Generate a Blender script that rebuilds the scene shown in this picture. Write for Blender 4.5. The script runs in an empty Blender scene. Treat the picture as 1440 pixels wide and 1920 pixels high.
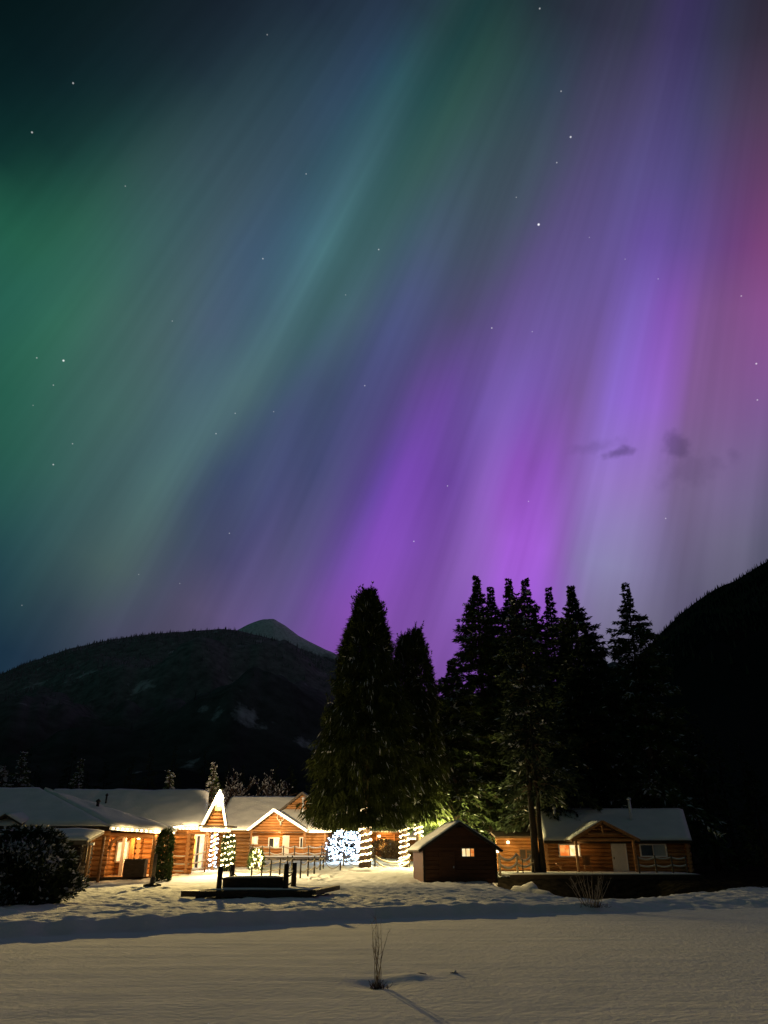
import bpy, math, random
import numpy as np
from mathutils import Vector, Matrix, noise as mnoise

random.seed(7); RNG = np.random.default_rng(7)
R = math.radians
scene = bpy.context.scene
col = scene.collection

# ------------------------------------------------------------------ camera
PITCH = math.atan(637 / 1386.0)
CAMZ = 1.9
cam_d = bpy.data.cameras.new('camera'); cam = bpy.data.objects.new('camera', cam_d); col.objects.link(cam)
cam_d.sensor_fit = 'VERTICAL'; cam_d.angle_y = 2 * math.atan(960 / 1386.0)
cam_d.clip_start = 0.1; cam_d.clip_end = 30000
cam.location = (0, 0, CAMZ); cam.rotation_euler = (math.pi / 2 + PITCH, 0, 0)
scene.camera = cam

# ------------------------------------------------------------------ colour management / sampling
scene.render.engine = 'CYCLES'
vs = scene.view_settings
scene.display_settings.display_device = 'sRGB'
vs.view_transform = 'Standard'; vs.look = 'None'; vs.exposure = 0.0; vs.gamma = 1.0; vs.use_curve_mapping = False
scene.cycles.use_denoising = True
scene.cycles.max_bounces = 5; scene.cycles.diffuse_bounces = 3; scene.cycles.glossy_bounces = 2
scene.cycles.transmission_bounces = 2; scene.cycles.transparent_max_bounces = 4
scene.cycles.sample_clamp_indirect = 3.0
scene.cycles.caustics_reflective = False; scene.cycles.caustics_refractive = False

def lin(c):
    return tuple((v / 255 / 12.92) if v / 255 <= 0.04045 else ((v / 255 + 0.055) / 1.055) ** 2.4 for v in c)

# ------------------------------------------------------------------ world: night sky with aurora
# The rays of the aurora run towards the magnetic zenith MZ.  Colours are tabled over
# PHI (angle round the magnetic zenith, degrees) and THETA (distance from it, degrees).
PHI0, PHI1 = -25.0, 57.0
THETA = [22, 26, 30, 34, 38, 42, 46, 49, 52, 55, 58, 61, 64, 67, 70, 74, 78, 82, 88]
AURORA = [
    [(42,38,50), (42,38,50), (42,38,50), (42,38,50), (42,38,50), (42,38,50), (42,39,53), (43,41,57), (43,43,61), (44,45,64), (45,46,69), (48,46,75), (50,46,80), (52,46,85), (54,46,87), (52,47,82), (50,48,77), (48,49,72), (46,50,66), (45,49,65), (45,49,64), (44,48,63), (44,48,62), (43,47,61), (42,46,60), (41,47,60), (40,48,60), (38,50,60), (37,51,60), (35,53,60), (33,54,58), (31,54,58), (30,55,58), (28,56,58), (31,58,60), (36,60,62), (37,59,66), (38,57,69), (38,56,69), (38,55,70), (38,53,71), (38,52,72), (37,50,69), (35,49,67), (34,47,64), (33,45,61), (31,44,59), (30,42,56), (28,40,53), (27,38,50), (25,36,47), (23,34,44), (21,32,41), (19,31,39), (16,30,36), (14,29,33), (11,27,31), (9,25,28), (6,23,26), (5,22,24)],
    [(56,48,64), (56,48,64), (56,48,64), (56,48,64), (56,48,64), (56,49,65), (56,50,68), (55,52,71), (55,54,74), (55,55,78), (56,55,83), (57,54,89), (59,54,93), (60,54,94), (61,55,94), (61,56,91), (60,57,87), (57,57,83), (55,57,78), (53,56,76), (52,54,74), (50,53,72), (47,52,69), (45,51,67), (44,50,65), (42,50,63), (40,50,62), (38,50,60), (37,51,60), (35,53,60), (33,54,58), (31,54,58), (30,55,58), (28,56,58), (31,58,60), (36,60,62), (37,59,66), (38,57,69), (38,56,69), (38,55,70), (38,53,71), (38,52,72), (37,50,69), (35,49,67), (34,47,64), (33,45,61), (31,44,59), (30,42,56), (28,40,53), (27,38,50), (25,36,47), (23,34,44), (21,32,41), (19,31,39), (16,30,36), (14,29,33), (11,27,31), (9,25,28), (6,23,26), (5,22,24)],
    [(80,61,87), (80,61,87), (80,61,87), (80,61,87), (80,61,87), (80,63,91), (80,65,95), (78,67,98), (75,68,101), (73,69,105), (72,68,109), (73,68,113), (75,68,116), (76,69,116), (77,71,115), (77,71,112), (76,71,109), (74,70,105), (72,70,102), (70,69,99), (68,69,97), (65,68,94), (60,69,90), (56,69,87), (52,69,84), (50,71,82), (49,72,80), (49,74,79), (48,76,77), (46,76,75), (44,75,72), (41,74,70), (37,69,68), (32,65,66), (35,66,68), (38,67,70), (41,67,74), (40,62,74), (39,58,72), (38,55,70), (38,53,71), (38,52,72), (37,50,69), (35,49,67), (34,47,64), (33,45,61), (31,44,59), (30,42,56), (28,40,53), (27,38,50), (25,36,47), (23,34,44), (21,32,41), (19,31,39), (16,30,36), (14,29,33), (11,27,31), (9,25,28), (6,23,26), (5,22,24)],
    [(101,63,103), (101,63,103), (101,63,103), (101,63,103), (100,64,106), (99,66,111), (98,70,117), (95,72,122), (92,74,126), (88,75,130), (87,76,133), (88,77,135), (89,78,136), (90,79,137), (90,81,137), (89,80,133), (87,79,129), (86,78,125), (84,77,120), (81,77,115), (77,78,110), (73,79,105), (69,80,100), (65,80,95), (63,79,92), (61,79,90), (60,81,90), (59,83,89), (58,85,89), (56,86,86), (53,86,84), (51,86,81), (46,82,80), (41,78,78), (42,79,82), (45,81,86), (49,87,95), (47,82,95), (45,75,94), (46,69,91), (45,65,87), (43,62,82), (41,59,76), (38,55,71), (36,51,67), (33,46,62), (31,44,59), (30,42,56), (28,40,53), (27,38,50), (25,36,47), (23,34,44), (21,32,41), (19,31,39), (16,30,36), (14,29,33), (11,27,31), (9,25,28), (6,23,26), (5,22,24)],
    [(123,69,122), (123,69,122), (123,69,122), (123,69,122), (119,68,124), (114,69,128), (111,72,134), (109,77,142), (107,79,148), (105,80,153), (104,81,156), (105,81,159), (104,81,159), (102,82,154), (100,84,150), (99,84,147), (98,84,143), (96,83,139), (94,82,135), (91,81,131), (87,81,124), (81,82,116), (75,83,107), (71,83,102), (69,83,99), (67,83,97), (67,84,98), (67,87,100), (67,89,102), (64,90,98), (61,90,94), (58,91,90), (55,90,89), (51,88,88), (53,89,93), (58,94,102), (59,95,105), (56,90,103), (51,83,99), (52,78,98), (51,75,96), (50,73,92), (48,71,87), (45,68,82), (43,64,77), (40,60,72), (37,55,66), (33,49,61), (30,44,56), (27,40,51), (25,36,48), (23,34,44), (21,32,41), (19,31,39), (16,30,36), (14,29,33), (11,27,31), (9,25,28), (6,23,26), (5,22,24)],
    [(137,80,144), (137,80,144), (137,80,144), (136,81,143), (132,82,142), (129,83,140), (128,86,145), (130,89,153), (133,89,169), (135,88,182), (131,89,184), (127,96,188), (122,96,183), (115,91,169), (107,86,154), (107,87,153), (107,89,155), (106,89,153), (103,87,149), (101,85,145), (98,84,140), (92,83,130), (84,82,119), (79,83,112), (76,83,108), (73,83,106), (72,85,107), (73,88,112), (75,92,116), (71,92,112), (65,92,106), (64,94,102), (61,96,99), (58,94,97), (59,96,101), (68,108,115), (68,105,117), (63,97,111), (57,89,104), (56,84,100), (56,81,97), (56,79,95), (55,78,92), (53,76,89), (51,74,85), (48,71,81), (44,66,75), (38,59,68), (33,51,61), (29,46,56), (26,42,51), (23,38,47), (21,35,43), (18,32,39), (16,30,36), (14,29,33), (11,27,31), (9,25,28), (6,23,26), (5,22,24)],
    [(131,84,147), (131,84,147), (131,84,147), (131,86,147), (131,88,146), (131,90,146), (132,92,149), (135,94,156), (143,95,183), (148,98,200), (144,98,202), (140,103,204), (134,104,199), (125,97,178), (116,90,158), (113,88,156), (117,92,165), (116,91,167), (114,91,165), (112,90,161), (109,87,156), (101,83,145), (93,80,134), (88,79,126), (83,79,118), (80,80,118), (77,82,119), (78,86,125), (80,90,131), (73,88,120), (70,91,114), (69,97,110), (67,100,108), (63,98,103), (63,100,105), (75,118,125), (74,115,128), (68,105,122), (63,94,114), (63,90,111), (63,87,107), (62,86,102), (62,85,98), (60,84,95), (58,82,92), (56,80,89), (53,78,85), (48,74,78), (42,68,71), (34,60,64), (28,53,57), (23,45,50), (19,39,45), (16,36,41), (15,32,37), (13,30,34), (10,27,31), (9,25,28), (6,23,26), (5,22,24)],
    [(122,88,144), (122,88,144), (122,89,145), (125,91,147), (128,93,148), (130,95,149), (131,96,150), (135,97,156), (146,100,189), (153,106,209), (150,106,212), (146,106,211), (142,108,208), (132,101,182), (122,93,160), (117,86,156), (123,92,172), (122,91,176), (123,94,180), (121,95,177), (116,90,169), (105,83,153), (100,79,146), (99,78,146), (94,78,138), (89,78,132), (81,79,126), (79,83,129), (81,88,136), (74,85,124), (73,90,118), (73,98,115), (71,102,114), (64,98,103), (64,99,105), (76,115,124), (75,112,125), (70,103,121), (67,96,117), (67,93,117), (67,91,114), (67,91,108), (66,90,102), (63,90,99), (60,89,96), (58,88,92), (56,86,89), (52,83,84), (48,79,78), (39,71,70), (30,64,63), (25,54,54), (19,46,47), (16,40,43), (13,35,39), (11,31,35), (9,28,32), (8,27,30), (7,25,28), (6,23,26)],
    [(114,96,139), (114,96,139), (116,97,141), (122,100,147), (125,101,150), (126,102,149), (126,101,147), (130,102,153), (145,110,185), (151,114,200), (151,114,205), (150,116,208), (146,114,204), (135,102,182), (132,93,171), (130,87,173), (130,88,177), (133,89,186), (132,96,190), (129,97,186), (119,91,176), (107,81,159), (105,77,157), (109,76,162), (105,76,155), (98,76,146), (85,76,132), (80,79,129), (81,84,134), (74,82,124), (69,84,115), (71,91,115), (72,97,117), (65,96,106), (66,99,106), (77,113,122), (75,108,121), (70,99,118), (71,97,119), (72,95,118), (71,95,114), (70,95,108), (69,95,104), (66,95,101), (63,96,99), (60,95,95), (57,94,92), (53,92,87), (48,90,81), (42,84,75), (34,76,68), (26,62,58), (19,51,49), (16,46,45), (14,42,42), (12,38,40), (9,32,34), (9,32,34), (9,32,34), (9,32,34)],
    [(104,97,129), (104,97,129), (108,99,133), (118,105,144), (121,106,147), (121,105,145), (120,103,142), (126,106,151), (143,118,181), (149,122,192), (152,122,197), (154,124,204), (150,119,200), (138,101,181), (140,93,184), (144,87,193), (136,81,181), (146,87,196), (143,97,197), (134,96,188), (117,84,170), (108,76,159), (109,75,162), (116,76,173), (113,76,170), (101,75,155), (87,74,136), (81,77,130), (80,81,131), (74,80,123), (66,78,111), (68,82,113), (71,88,117), (67,91,111), (69,98,109), (78,111,119), (78,111,121), (74,102,118), (75,99,119), (76,97,119), (75,98,114), (73,99,107), (70,99,103), (67,99,101), (64,99,98), (60,100,95), (57,101,92), (53,100,89), (49,99,84), (44,96,79), (37,89,74), (31,79,66), (26,70,59), (20,58,52), (14,48,46), (14,48,46), (14,48,46), (14,48,46), (14,48,46), (14,48,46)],
    [(91,90,114), (91,90,114), (97,95,120), (112,107,135), (113,106,136), (111,102,134), (111,99,133), (124,111,153), (138,123,175), (145,131,186), (148,132,192), (149,130,196), (143,118,189), (143,100,186), (157,98,206), (152,89,202), (149,86,197), (154,91,203), (148,98,200), (137,95,188), (115,78,166), (108,70,160), (113,72,167), (123,76,183), (122,76,183), (102,73,162), (88,73,139), (83,77,132), (81,81,131), (72,78,121), (67,77,113), (69,80,117), (71,82,118), (68,86,114), (71,96,112), (79,109,116), (82,114,121), (79,109,121), (76,104,118), (75,101,116), (74,101,110), (73,101,105), (71,102,103), (68,102,100), (65,103,97), (61,104,94), (56,106,91), (52,103,89), (47,102,86), (44,101,82), (41,99,79), (35,93,74), (34,91,72), (33,89,71), (32,87,70), (32,87,70), (32,87,70), (32,87,70), (32,87,70), (32,87,70)],
    [(84,84,105), (84,84,105), (90,89,112), (104,101,125), (102,99,124), (100,95,122), (104,97,127), (121,113,151), (133,125,167), (141,135,178), (144,138,184), (144,135,187), (137,116,178), (149,99,192), (172,103,228), (159,91,209), (165,96,218), (158,100,208), (147,100,197), (134,92,183), (117,77,165), (117,74,167), (123,76,178), (131,80,191), (128,78,190), (106,74,168), (90,73,142), (85,77,134), (82,82,130), (70,76,118), (70,77,116), (73,81,122), (72,82,119), (67,81,113), (68,87,111), (75,100,113), (81,112,119), (82,113,122), (78,108,117), (75,104,112), (73,103,106), (71,103,103), (69,103,101), (65,103,98), (62,103,95), (58,104,92), (54,108,90), (50,106,89), (45,102,87), (42,100,84), (40,99,83), (38,98,81), (38,98,81), (38,98,81), (38,98,81), (38,98,81), (38,98,81), (38,98,81), (38,98,81), (38,98,81)],
    [(82,78,102), (82,78,102), (87,84,107), (93,89,113), (88,83,109), (88,82,110), (101,96,124), (115,110,139), (124,118,151), (129,122,158), (132,125,163), (136,123,171), (141,107,184), (154,97,203), (170,101,226), (160,94,211), (166,99,219), (156,102,206), (145,99,192), (132,90,177), (120,77,165), (124,78,174), (132,81,188), (139,84,198), (133,80,192), (114,78,172), (96,75,147), (89,79,135), (85,82,130), (76,78,120), (77,79,122), (76,81,125), (73,82,118), (66,76,112), (64,78,109), (69,89,110), (78,106,115), (82,115,120), (77,108,114), (72,102,107), (70,102,102), (68,103,100), (66,104,99), (63,103,97), (57,101,91), (52,101,88), (48,102,85), (45,102,84), (42,100,84), (40,99,85), (40,99,85), (40,99,85), (40,99,85), (40,99,85), (40,99,85), (40,99,85), (40,99,85), (40,99,85), (40,99,85), (40,99,85)],
    [(80,78,100), (80,78,100), (82,80,101), (84,82,103), (85,82,104), (85,83,105), (92,89,111), (101,99,121), (110,108,130), (115,112,136), (122,111,149), (130,109,162), (143,97,188), (155,94,208), (160,96,215), (156,96,210), (153,95,204), (147,95,196), (139,93,185), (129,86,173), (124,79,167), (128,80,174), (135,83,186), (142,85,196), (135,82,190), (121,80,175), (102,78,151), (93,80,137), (88,83,130), (83,81,123), (86,83,129), (78,79,123), (71,77,112), (68,75,108), (66,77,107), (68,84,106), (76,101,110), (83,115,117), (77,109,112), (69,99,102), (66,98,99), (64,98,96), (61,100,95), (57,100,93), (51,98,87), (46,97,84), (41,96,80), (39,95,79), (39,95,79), (38,95,79), (38,95,79), (38,95,79), (38,95,79), (38,95,79), (38,95,79), (38,95,79), (38,95,79), (38,95,79), (38,95,79), (38,95,79)],
    [(80,78,100), (80,78,100), (81,79,101), (83,81,102), (84,82,103), (85,83,103), (87,85,105), (93,93,110), (98,99,115), (104,105,120), (116,101,144), (127,94,165), (136,88,183), (141,89,189), (145,90,195), (142,89,192), (139,88,185), (134,87,178), (131,85,172), (127,82,167), (126,81,167), (130,82,173), (135,84,179), (140,84,186), (135,82,181), (125,80,171), (110,80,154), (99,81,140), (94,83,133), (92,84,130), (93,86,133), (81,78,121), (70,72,106), (70,75,105), (69,80,104), (71,86,102), (77,99,105), (81,110,111), (75,104,106), (66,95,97), (62,94,95), (59,94,92), (55,96,91), (51,96,88), (44,93,82), (41,92,79), (38,91,78), (37,91,77), (37,91,77), (37,91,77), (37,91,77), (37,91,77), (37,91,77), (37,91,77), (37,91,77), (37,91,77), (37,91,77), (37,91,77), (37,91,77), (37,91,77)],
    [(80,78,100), (80,78,100), (81,79,101), (83,81,102), (84,82,103), (85,83,103), (87,85,105), (93,93,110), (98,99,115), (104,105,120), (116,101,144), (127,94,165), (136,88,182), (138,88,186), (140,88,189), (136,86,183), (130,83,173), (124,80,163), (121,78,157), (123,79,161), (126,79,164), (128,80,167), (130,80,170), (129,80,169), (125,79,164), (119,79,157), (110,81,148), (100,81,138), (98,83,135), (104,87,139), (101,87,133), (93,83,121), (86,79,110), (81,78,105), (76,80,103), (74,84,100), (76,93,99), (78,100,101), (71,95,96), (63,88,91), (57,87,89), (51,84,87), (45,83,84), (42,84,82), (36,82,78), (35,82,77), (35,82,77), (35,82,77), (35,82,77), (35,82,77), (35,82,77), (35,82,77), (35,82,77), (35,82,77), (35,82,77), (35,82,77), (35,82,77), (35,82,77), (35,82,77), (35,82,77)],
    [(80,78,100), (80,78,100), (81,79,101), (83,81,102), (84,82,103), (85,83,103), (87,85,105), (93,93,110), (98,99,115), (104,105,120), (116,101,144), (127,94,165), (136,88,182), (138,88,186), (140,88,189), (136,86,183), (130,83,173), (124,80,163), (121,78,157), (123,79,161), (126,79,164), (128,80,167), (130,80,170), (126,79,165), (121,78,159), (112,79,149), (103,79,138), (92,80,126), (92,80,124), (88,78,118), (85,76,111), (82,75,103), (79,74,99), (77,73,97), (75,73,98), (72,74,97), (70,76,95), (64,76,90), (53,70,83), (48,68,79), (44,70,77), (39,69,77), (32,65,75), (32,65,74), (32,65,74), (32,65,74), (32,65,74), (32,65,74), (32,65,74), (32,65,74), (32,65,74), (32,65,74), (32,65,74), (32,65,74), (32,65,74), (32,65,74), (32,65,74), (32,65,74), (32,65,74), (32,65,74)],
    [(80,78,100), (80,78,100), (81,79,101), (83,81,102), (84,82,103), (85,83,103), (87,85,105), (93,93,110), (98,99,115), (104,105,120), (116,101,144), (127,94,165), (136,88,182), (138,88,186), (140,88,189), (136,86,183), (130,83,173), (124,80,163), (121,78,157), (123,79,161), (126,79,164), (128,80,167), (130,80,170), (126,79,165), (121,78,159), (112,79,149), (103,79,138), (92,80,126), (92,80,124), (88,78,118), (83,75,108), (77,72,97), (71,69,90), (66,66,87), (61,63,84), (55,60,81), (48,57,77), (43,57,76), (37,54,73), (30,51,69), (26,49,66), (24,48,65), (24,48,65), (24,48,65), (24,48,65), (24,48,65), (24,48,65), (24,48,65), (24,48,65), (24,48,65), (24,48,65), (24,48,65), (24,48,65), (24,48,65), (24,48,65), (24,48,65), (24,48,65), (24,48,65), (24,48,65), (24,48,65)],
    [(80,78,100), (80,78,100), (81,79,101), (83,81,102), (84,82,103), (85,83,103), (87,85,105), (93,93,110), (98,99,115), (104,105,120), (116,101,144), (127,94,165), (136,88,182), (138,88,186), (140,88,189), (136,86,183), (130,83,173), (124,80,163), (121,78,157), (123,79,161), (126,79,164), (128,80,167), (130,80,170), (126,79,165), (121,78,159), (112,79,149), (103,79,138), (92,80,126), (92,80,124), (88,78,118), (83,75,108), (77,72,97), (71,69,90), (66,66,87), (61,63,84), (55,60,81), (48,57,77), (40,54,74), (33,50,70), (23,47,67), (22,46,66), (22,46,66), (22,46,66), (22,46,66), (22,46,66), (22,46,66), (22,46,66), (22,46,66), (22,46,66), (22,46,66), (22,46,66), (22,46,66), (22,46,66), (22,46,66), (22,46,66), (22,46,66), (22,46,66), (22,46,66), (22,46,66), (22,46,66)],
]
STARS = [(-32.26,50.17,0.8), (-34.45,46.41,0.9), (-27.78,32.98,1.5), (-29.76,32.68,0.6), (-28.12,31.15,0.5), (-26.9,25.7,0.8), (-25.84,27.42,0.5), (-29.23,29.44,0.3), (-12.08,42.96,0.7), (-8.35,48.96,0.5), (-0.54,44.23,0.7), (15.66,44.85,1.9), (19.92,49.85,1.2), (18.19,48.53,0.6), (19.65,52.69,0.6), (18.65,57.56,0.7), (-1.78,34.37,0.6), (10.27,38.21,0.8), (5.49,26.6,0.6), (2.5,22.39,0.7), (-13.28,31.59,0.5), (-14.73,29.9,0.6), (-12.8,22.52,0.5), (-9.94,32.02,0.4), (31.41,31.83,1), (30.86,29.42,0.7), (31.57,36.5,0.6), (22.67,22.51,0.6), (12.22,25.0,0.5), (-25.78,45.48,0.4), (-19.68,37.49,0.4), (-13.89,56.76,0.4), (25.52,39.28,0.4), (23.07,41.19,0.3), (13.96,37.56,0.4), (20.24,43.24,0.3), (13.76,46.91,0.4), (-3.78,40.99,0.35), (-19.37,18.81,0.3), (-16.23,18.45,0.3), (-27.0,15.68,0.3)]
CLOUDS = [(19.94,27.82,1.57,0.54,0.62), (24.39,27.46,1.07,1.41,0.5), (18.32,28.45,2.07,0.66,0.25), (28.45,26.11,0.74,0.91,0.22), (24.94,25.73,2.48,1.65,0.2)]

MZ = Vector((0.31363431, 0.08419477, 0.94580376)).normalized()
ME1 = (Vector((0, 1, 0)) - MZ * MZ.y).normalized(); ME2 = MZ.cross(ME1)

world = bpy.data.worlds.new('World'); scene.world = world; world.use_nodes = True
wn = world.node_tree; wn.nodes.clear()
class NT:
    def __init__(s, tree): s.t = tree
    def n(s, typ, **kw):
        nd = s.t.nodes.new(typ)
        for k, v in kw.items(): setattr(nd, k, v)
        return nd
    def put(s, sock, v):
        if isinstance(v, bpy.types.NodeSocket): s.t.links.new(v, sock)
        elif v is not None: sock.default_value = v
    def math(s, op, a, b=None, c=None, clamp=False):
        nd = s.n('ShaderNodeMath', operation=op, use_clamp=clamp)
        for i, v in enumerate((a, b, c)):
            if v is not None: s.put(nd.inputs[i], v)
        return nd.outputs[0]
    def vmath(s, op, a, b=None, out=0):
        nd = s.n('ShaderNodeVectorMath', operation=op)
        s.put(nd.inputs[0], a)
        if b is not None: s.put(nd.inputs[1], b)
        return nd.outputs[out]
    def maprange(s, v, a, b, c, d, typ='LINEAR'):
        nd = s.n('ShaderNodeMapRange', interpolation_type=typ, clamp=True)
        s.put(nd.inputs[0], v)
        for i, x in enumerate((a, b, c, d)): s.put(nd.inputs[i + 1], x)
        return nd.outputs[0]
    def mix(s, f, a, b, blend='MIX'):
        nd = s.n('ShaderNodeMix', data_type='RGBA', blend_type=blend)
        s.put(nd.inputs[0], f); s.put(nd.inputs[6], a); s.put(nd.inputs[7], b)
        return nd.outputs[2]
    def noise(s, vec, scale, detail=2.0, rough=0.5, dims='3D'):
        nd = s.n('ShaderNodeTexNoise', noise_dimensions=dims)
        if vec is not None: s.put(nd.inputs['Vector'], vec)
        nd.inputs['Scale'].default_value = scale; nd.inputs['Detail'].default_value = detail
        nd.inputs['Roughness'].default_value = rough
        return nd.outputs[0]
    def comb(s, x, y, z):
        nd = s.n('ShaderNodeCombineXYZ')
        for i, v in enumerate((x, y, z)): s.put(nd.inputs[i], v)
        return nd.outputs[0]
    def ramp(s, fac, stops, interp='LINEAR'):
        nd = s.n('ShaderNodeValToRGB'); cr = nd.color_ramp; cr.interpolation = interp
        while len(cr.elements) < len(stops): cr.elements.new(1.0)
        for i, (p, c) in enumerate(stops):
            cr.elements[i].position = p; cr.elements[i].color = (*c[:3], 1)
        s.put(nd.inputs[0], fac)
        return nd.outputs[0]

w = NT(wn)
D0 = w.n('ShaderNodeTexCoord').outputs['Generated']
a1 = w.vmath('DOT_PRODUCT', D0, tuple(ME1), 'Value'); a2 = w.vmath('DOT_PRODUCT', D0, tuple(ME2), 'Value')
a3 = w.vmath('DOT_PRODUCT', D0, tuple(MZ), 'Value')
phi = w.math('MULTIPLY', w.math('ARCTAN2', a2, a1), 180 / math.pi)
theta = w.math('MULTIPLY', w.math('ARCCOSINE', a3), 180 / math.pi)
# the rays waver a little along their length
wob = w.noise(w.comb(w.math('MULTIPLY', phi, 0.05), w.math('MULTIPLY', theta, 0.05), 0.0), 1.0, 2.0)
phi = w.math('ADD', phi, w.math('MULTIPLY', w.math('SUBTRACT', wob, 0.5), 0.8))
fac = w.maprange(phi, -180.0, 180.0, 0.0, 1.0)
NIGHT = lin((42, 58, 56))
skyc = None
for i, row in enumerate(AURORA):
    n = len(row)
    sk = [((PHI0 + (PHI1 - PHI0) * k / (n - 1) + 180) / 360, lin(c)) for k, c in enumerate(row)]
    h = n // 2
    ra = w.ramp(fac, [(0.0, NIGHT), ((PHI0 - 35 + 180) / 360, tuple(v * 0.6 for v in lin(row[0])))] + sk[:h])
    rb = w.ramp(fac, sk[h - 1:] + [((PHI1 + 35 + 180) / 360, tuple(v * 0.6 for v in lin(row[-1])))])
    rb = w.mix(w.maprange(phi, PHI1 + 35, 180.0, 0.0, 1.0), rb, (*NIGHT, 1))
    rc = w.mix(w.math('GREATER_THAN', fac, sk[h - 1][0]), ra, rb)
    skyc = rc if skyc is None else w.mix(w.maprange(theta, float(THETA[i - 1]), float(THETA[i]), 0.0, 1.0), skyc, rc)
st1 = w.noise(w.comb(w.math('MULTIPLY', phi, 0.17), w.math('MULTIPLY', theta, 0.02), 0.0), 1.0, 3.0, 0.55)
st2 = w.noise(w.comb(w.math('MULTIPLY', phi, 1.1), w.math('MULTIPLY', theta, 0.03), 3.7), 1.0, 2.0, 0.5)
streak = w.math('ADD', w.maprange(st1, 0.25, 0.75, -0.09, 0.09), w.maprange(st2, 0.25, 0.75, -0.045, 0.045))
streak = w.math('ADD', streak, 1.0)
skyc = w.vmath('MULTIPLY', skyc, w.comb(streak, streak, streak))
# thin dark wisps of cloud low in the east of the view (azimuth, elevation, half sizes in degrees)
def azel(az, el):
    a, e = R(az), R(el); return Vector((math.sin(a) * math.cos(e), math.cos(a) * math.cos(e), math.sin(e)))
cn = w.noise(D0, 40.0, 3.0)
cmask = None
for az, el, ha, he, s in CLOUDS:
    c = azel(az, el); rt = Vector((c.y, -c.x, 0)).normalized(); up = rt.cross(c)
    off = w.vmath('SUBTRACT', D0, tuple(c))
    u = w.math('DIVIDE', w.vmath('DOT_PRODUCT', off, tuple(rt), 'Value'), R(ha))
    v = w.math('DIVIDE', w.vmath('DOT_PRODUCT', off, tuple(up), 'Value'), R(he))
    r2 = w.math('SQRT', w.math('ADD', w.math('MULTIPLY', u, u), w.math('MULTIPLY', v, v)))
    r2 = w.math('ADD', r2, w.maprange(cn, 0.3, 0.7, -0.45, 0.45))
    m = w.maprange(r2, 1.0, 0.1, 0.0, s * 0.8, 'SMOOTHSTEP')
    cmask = m if cmask is None else w.math('MAXIMUM', cmask, m)
skyc = w.mix(cmask, skyc, (*lin((58, 46, 84)), 1))
# stars
star = None
for az, el, b in STARS:
    d = w.vmath('DISTANCE', D0, tuple(azel(az, el)), 'Value')
    m = w.maprange(d, 0.0, 0.00085 + 0.0005 * b, 0.75 * b, 0.0)
    star = m if star is None else w.math('ADD', star, m)
skyc = w.vmath('ADD', skyc, w.comb(star, star, star))
bg = w.n('ShaderNodeBackground'); w.put(bg.inputs[0], skyc); bg.inputs[1].default_value = 0.94
wn.links.new(bg.outputs[0], w.n('ShaderNodeOutputWorld').inputs[0])
world.cycles.sampling_method = 'MANUAL'; world.cycles.sample_map_resolution = 512

# ------------------------------------------------------------------ measuring helpers
SP, CP = math.sin(PITCH), math.cos(PITCH)
def survey(px, py, Y):
    """sight line measured in the photograph -> point at ground distance Y (metres)"""
    x = (px - 720) / 1386.0; v = -(py - 960) / 1386.0
    d = Vector((x, CP - v * SP, SP + v * CP)); t = Y / d.y
    return Vector((d.x * t, Y, CAMZ + d.z * t))

def sstep(a, b, x):
    t = np.clip((np.asarray(x, float) - a) / (b - a), 0, 1); return t * t * (3 - 2 * t)

BX = [-60, -30, -9.2, -6, -0.3, 4.3, 13.8, 40, 80]
BY = [3, 10, 20.4, 22.5, 26.4, 28.4, 31.0, 34, 36]
def ground_smooth(x, y):
    x = np.asarray(x, float); y = np.asarray(y, float)
    yb = np.interp(x, BX, BY)
    wdt = 0.42 + 2.5 * sstep(6, 14, x)
    z = (0.30 - 0.12 * sstep(3, 9, x)) * sstep(0, 1, (y - yb) / wdt) + 0.16 * sstep(3, 9, x) * sstep(0, 14, y - yb)
    rise = np.clip((y - 48) * 0.045, 0, 1.08) * (1 - 0.75 * sstep(0, 6, x))
    z = z + rise
    lip = np.interp(x, [5.5, 7.5, 10, 14, 18], [37, 33.0, 32.8, 37, 39])
    ditch = sstep(0, 3.0, y - lip) * (1 - sstep(47, 50, y)) * sstep(5.6, 7.6, x) * (1 - sstep(14.5, 17, x))
    return z - 0.95 * ditch

def G(px, py):
    """where a sight line meets the ground"""
    prev = None
    for i in range(2200):
        Y = 8 + i * 0.05
        p = survey(px, py, Y); d = p.z - float(ground_smooth(p.x, p.y))
        if d <= 0: return Vector((p.x, p.y, float(ground_smooth(p.x, p.y))))
    return p

def gz(x, y): return float(ground_smooth(x, y))

# ------------------------------------------------------------------ materials
MATS = {}
def principled(name, rough=0.7, spec=0.3):
    m = bpy.data.materials.new(name); m.use_nodes = True
    t = NT(m.node_tree); b = m.node_tree.nodes['Principled BSDF']
    b.inputs['Roughness'].default_value = rough
    b.inputs['Specular IOR Level'].default_value = spec
    MATS[name] = m
    return m, t, b

def pos(t): return t.n('ShaderNodeNewGeometry').outputs['Position']
def bump(t, b, h, strength, dist):
    nd = t.n('ShaderNodeBump'); nd.inputs['Strength'].default_value = strength; nd.inputs['Distance'].default_value = dist
    t.put(nd.inputs['Height'], h); t.t.links.new(nd.outputs[0], b.inputs['Normal'])

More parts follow.
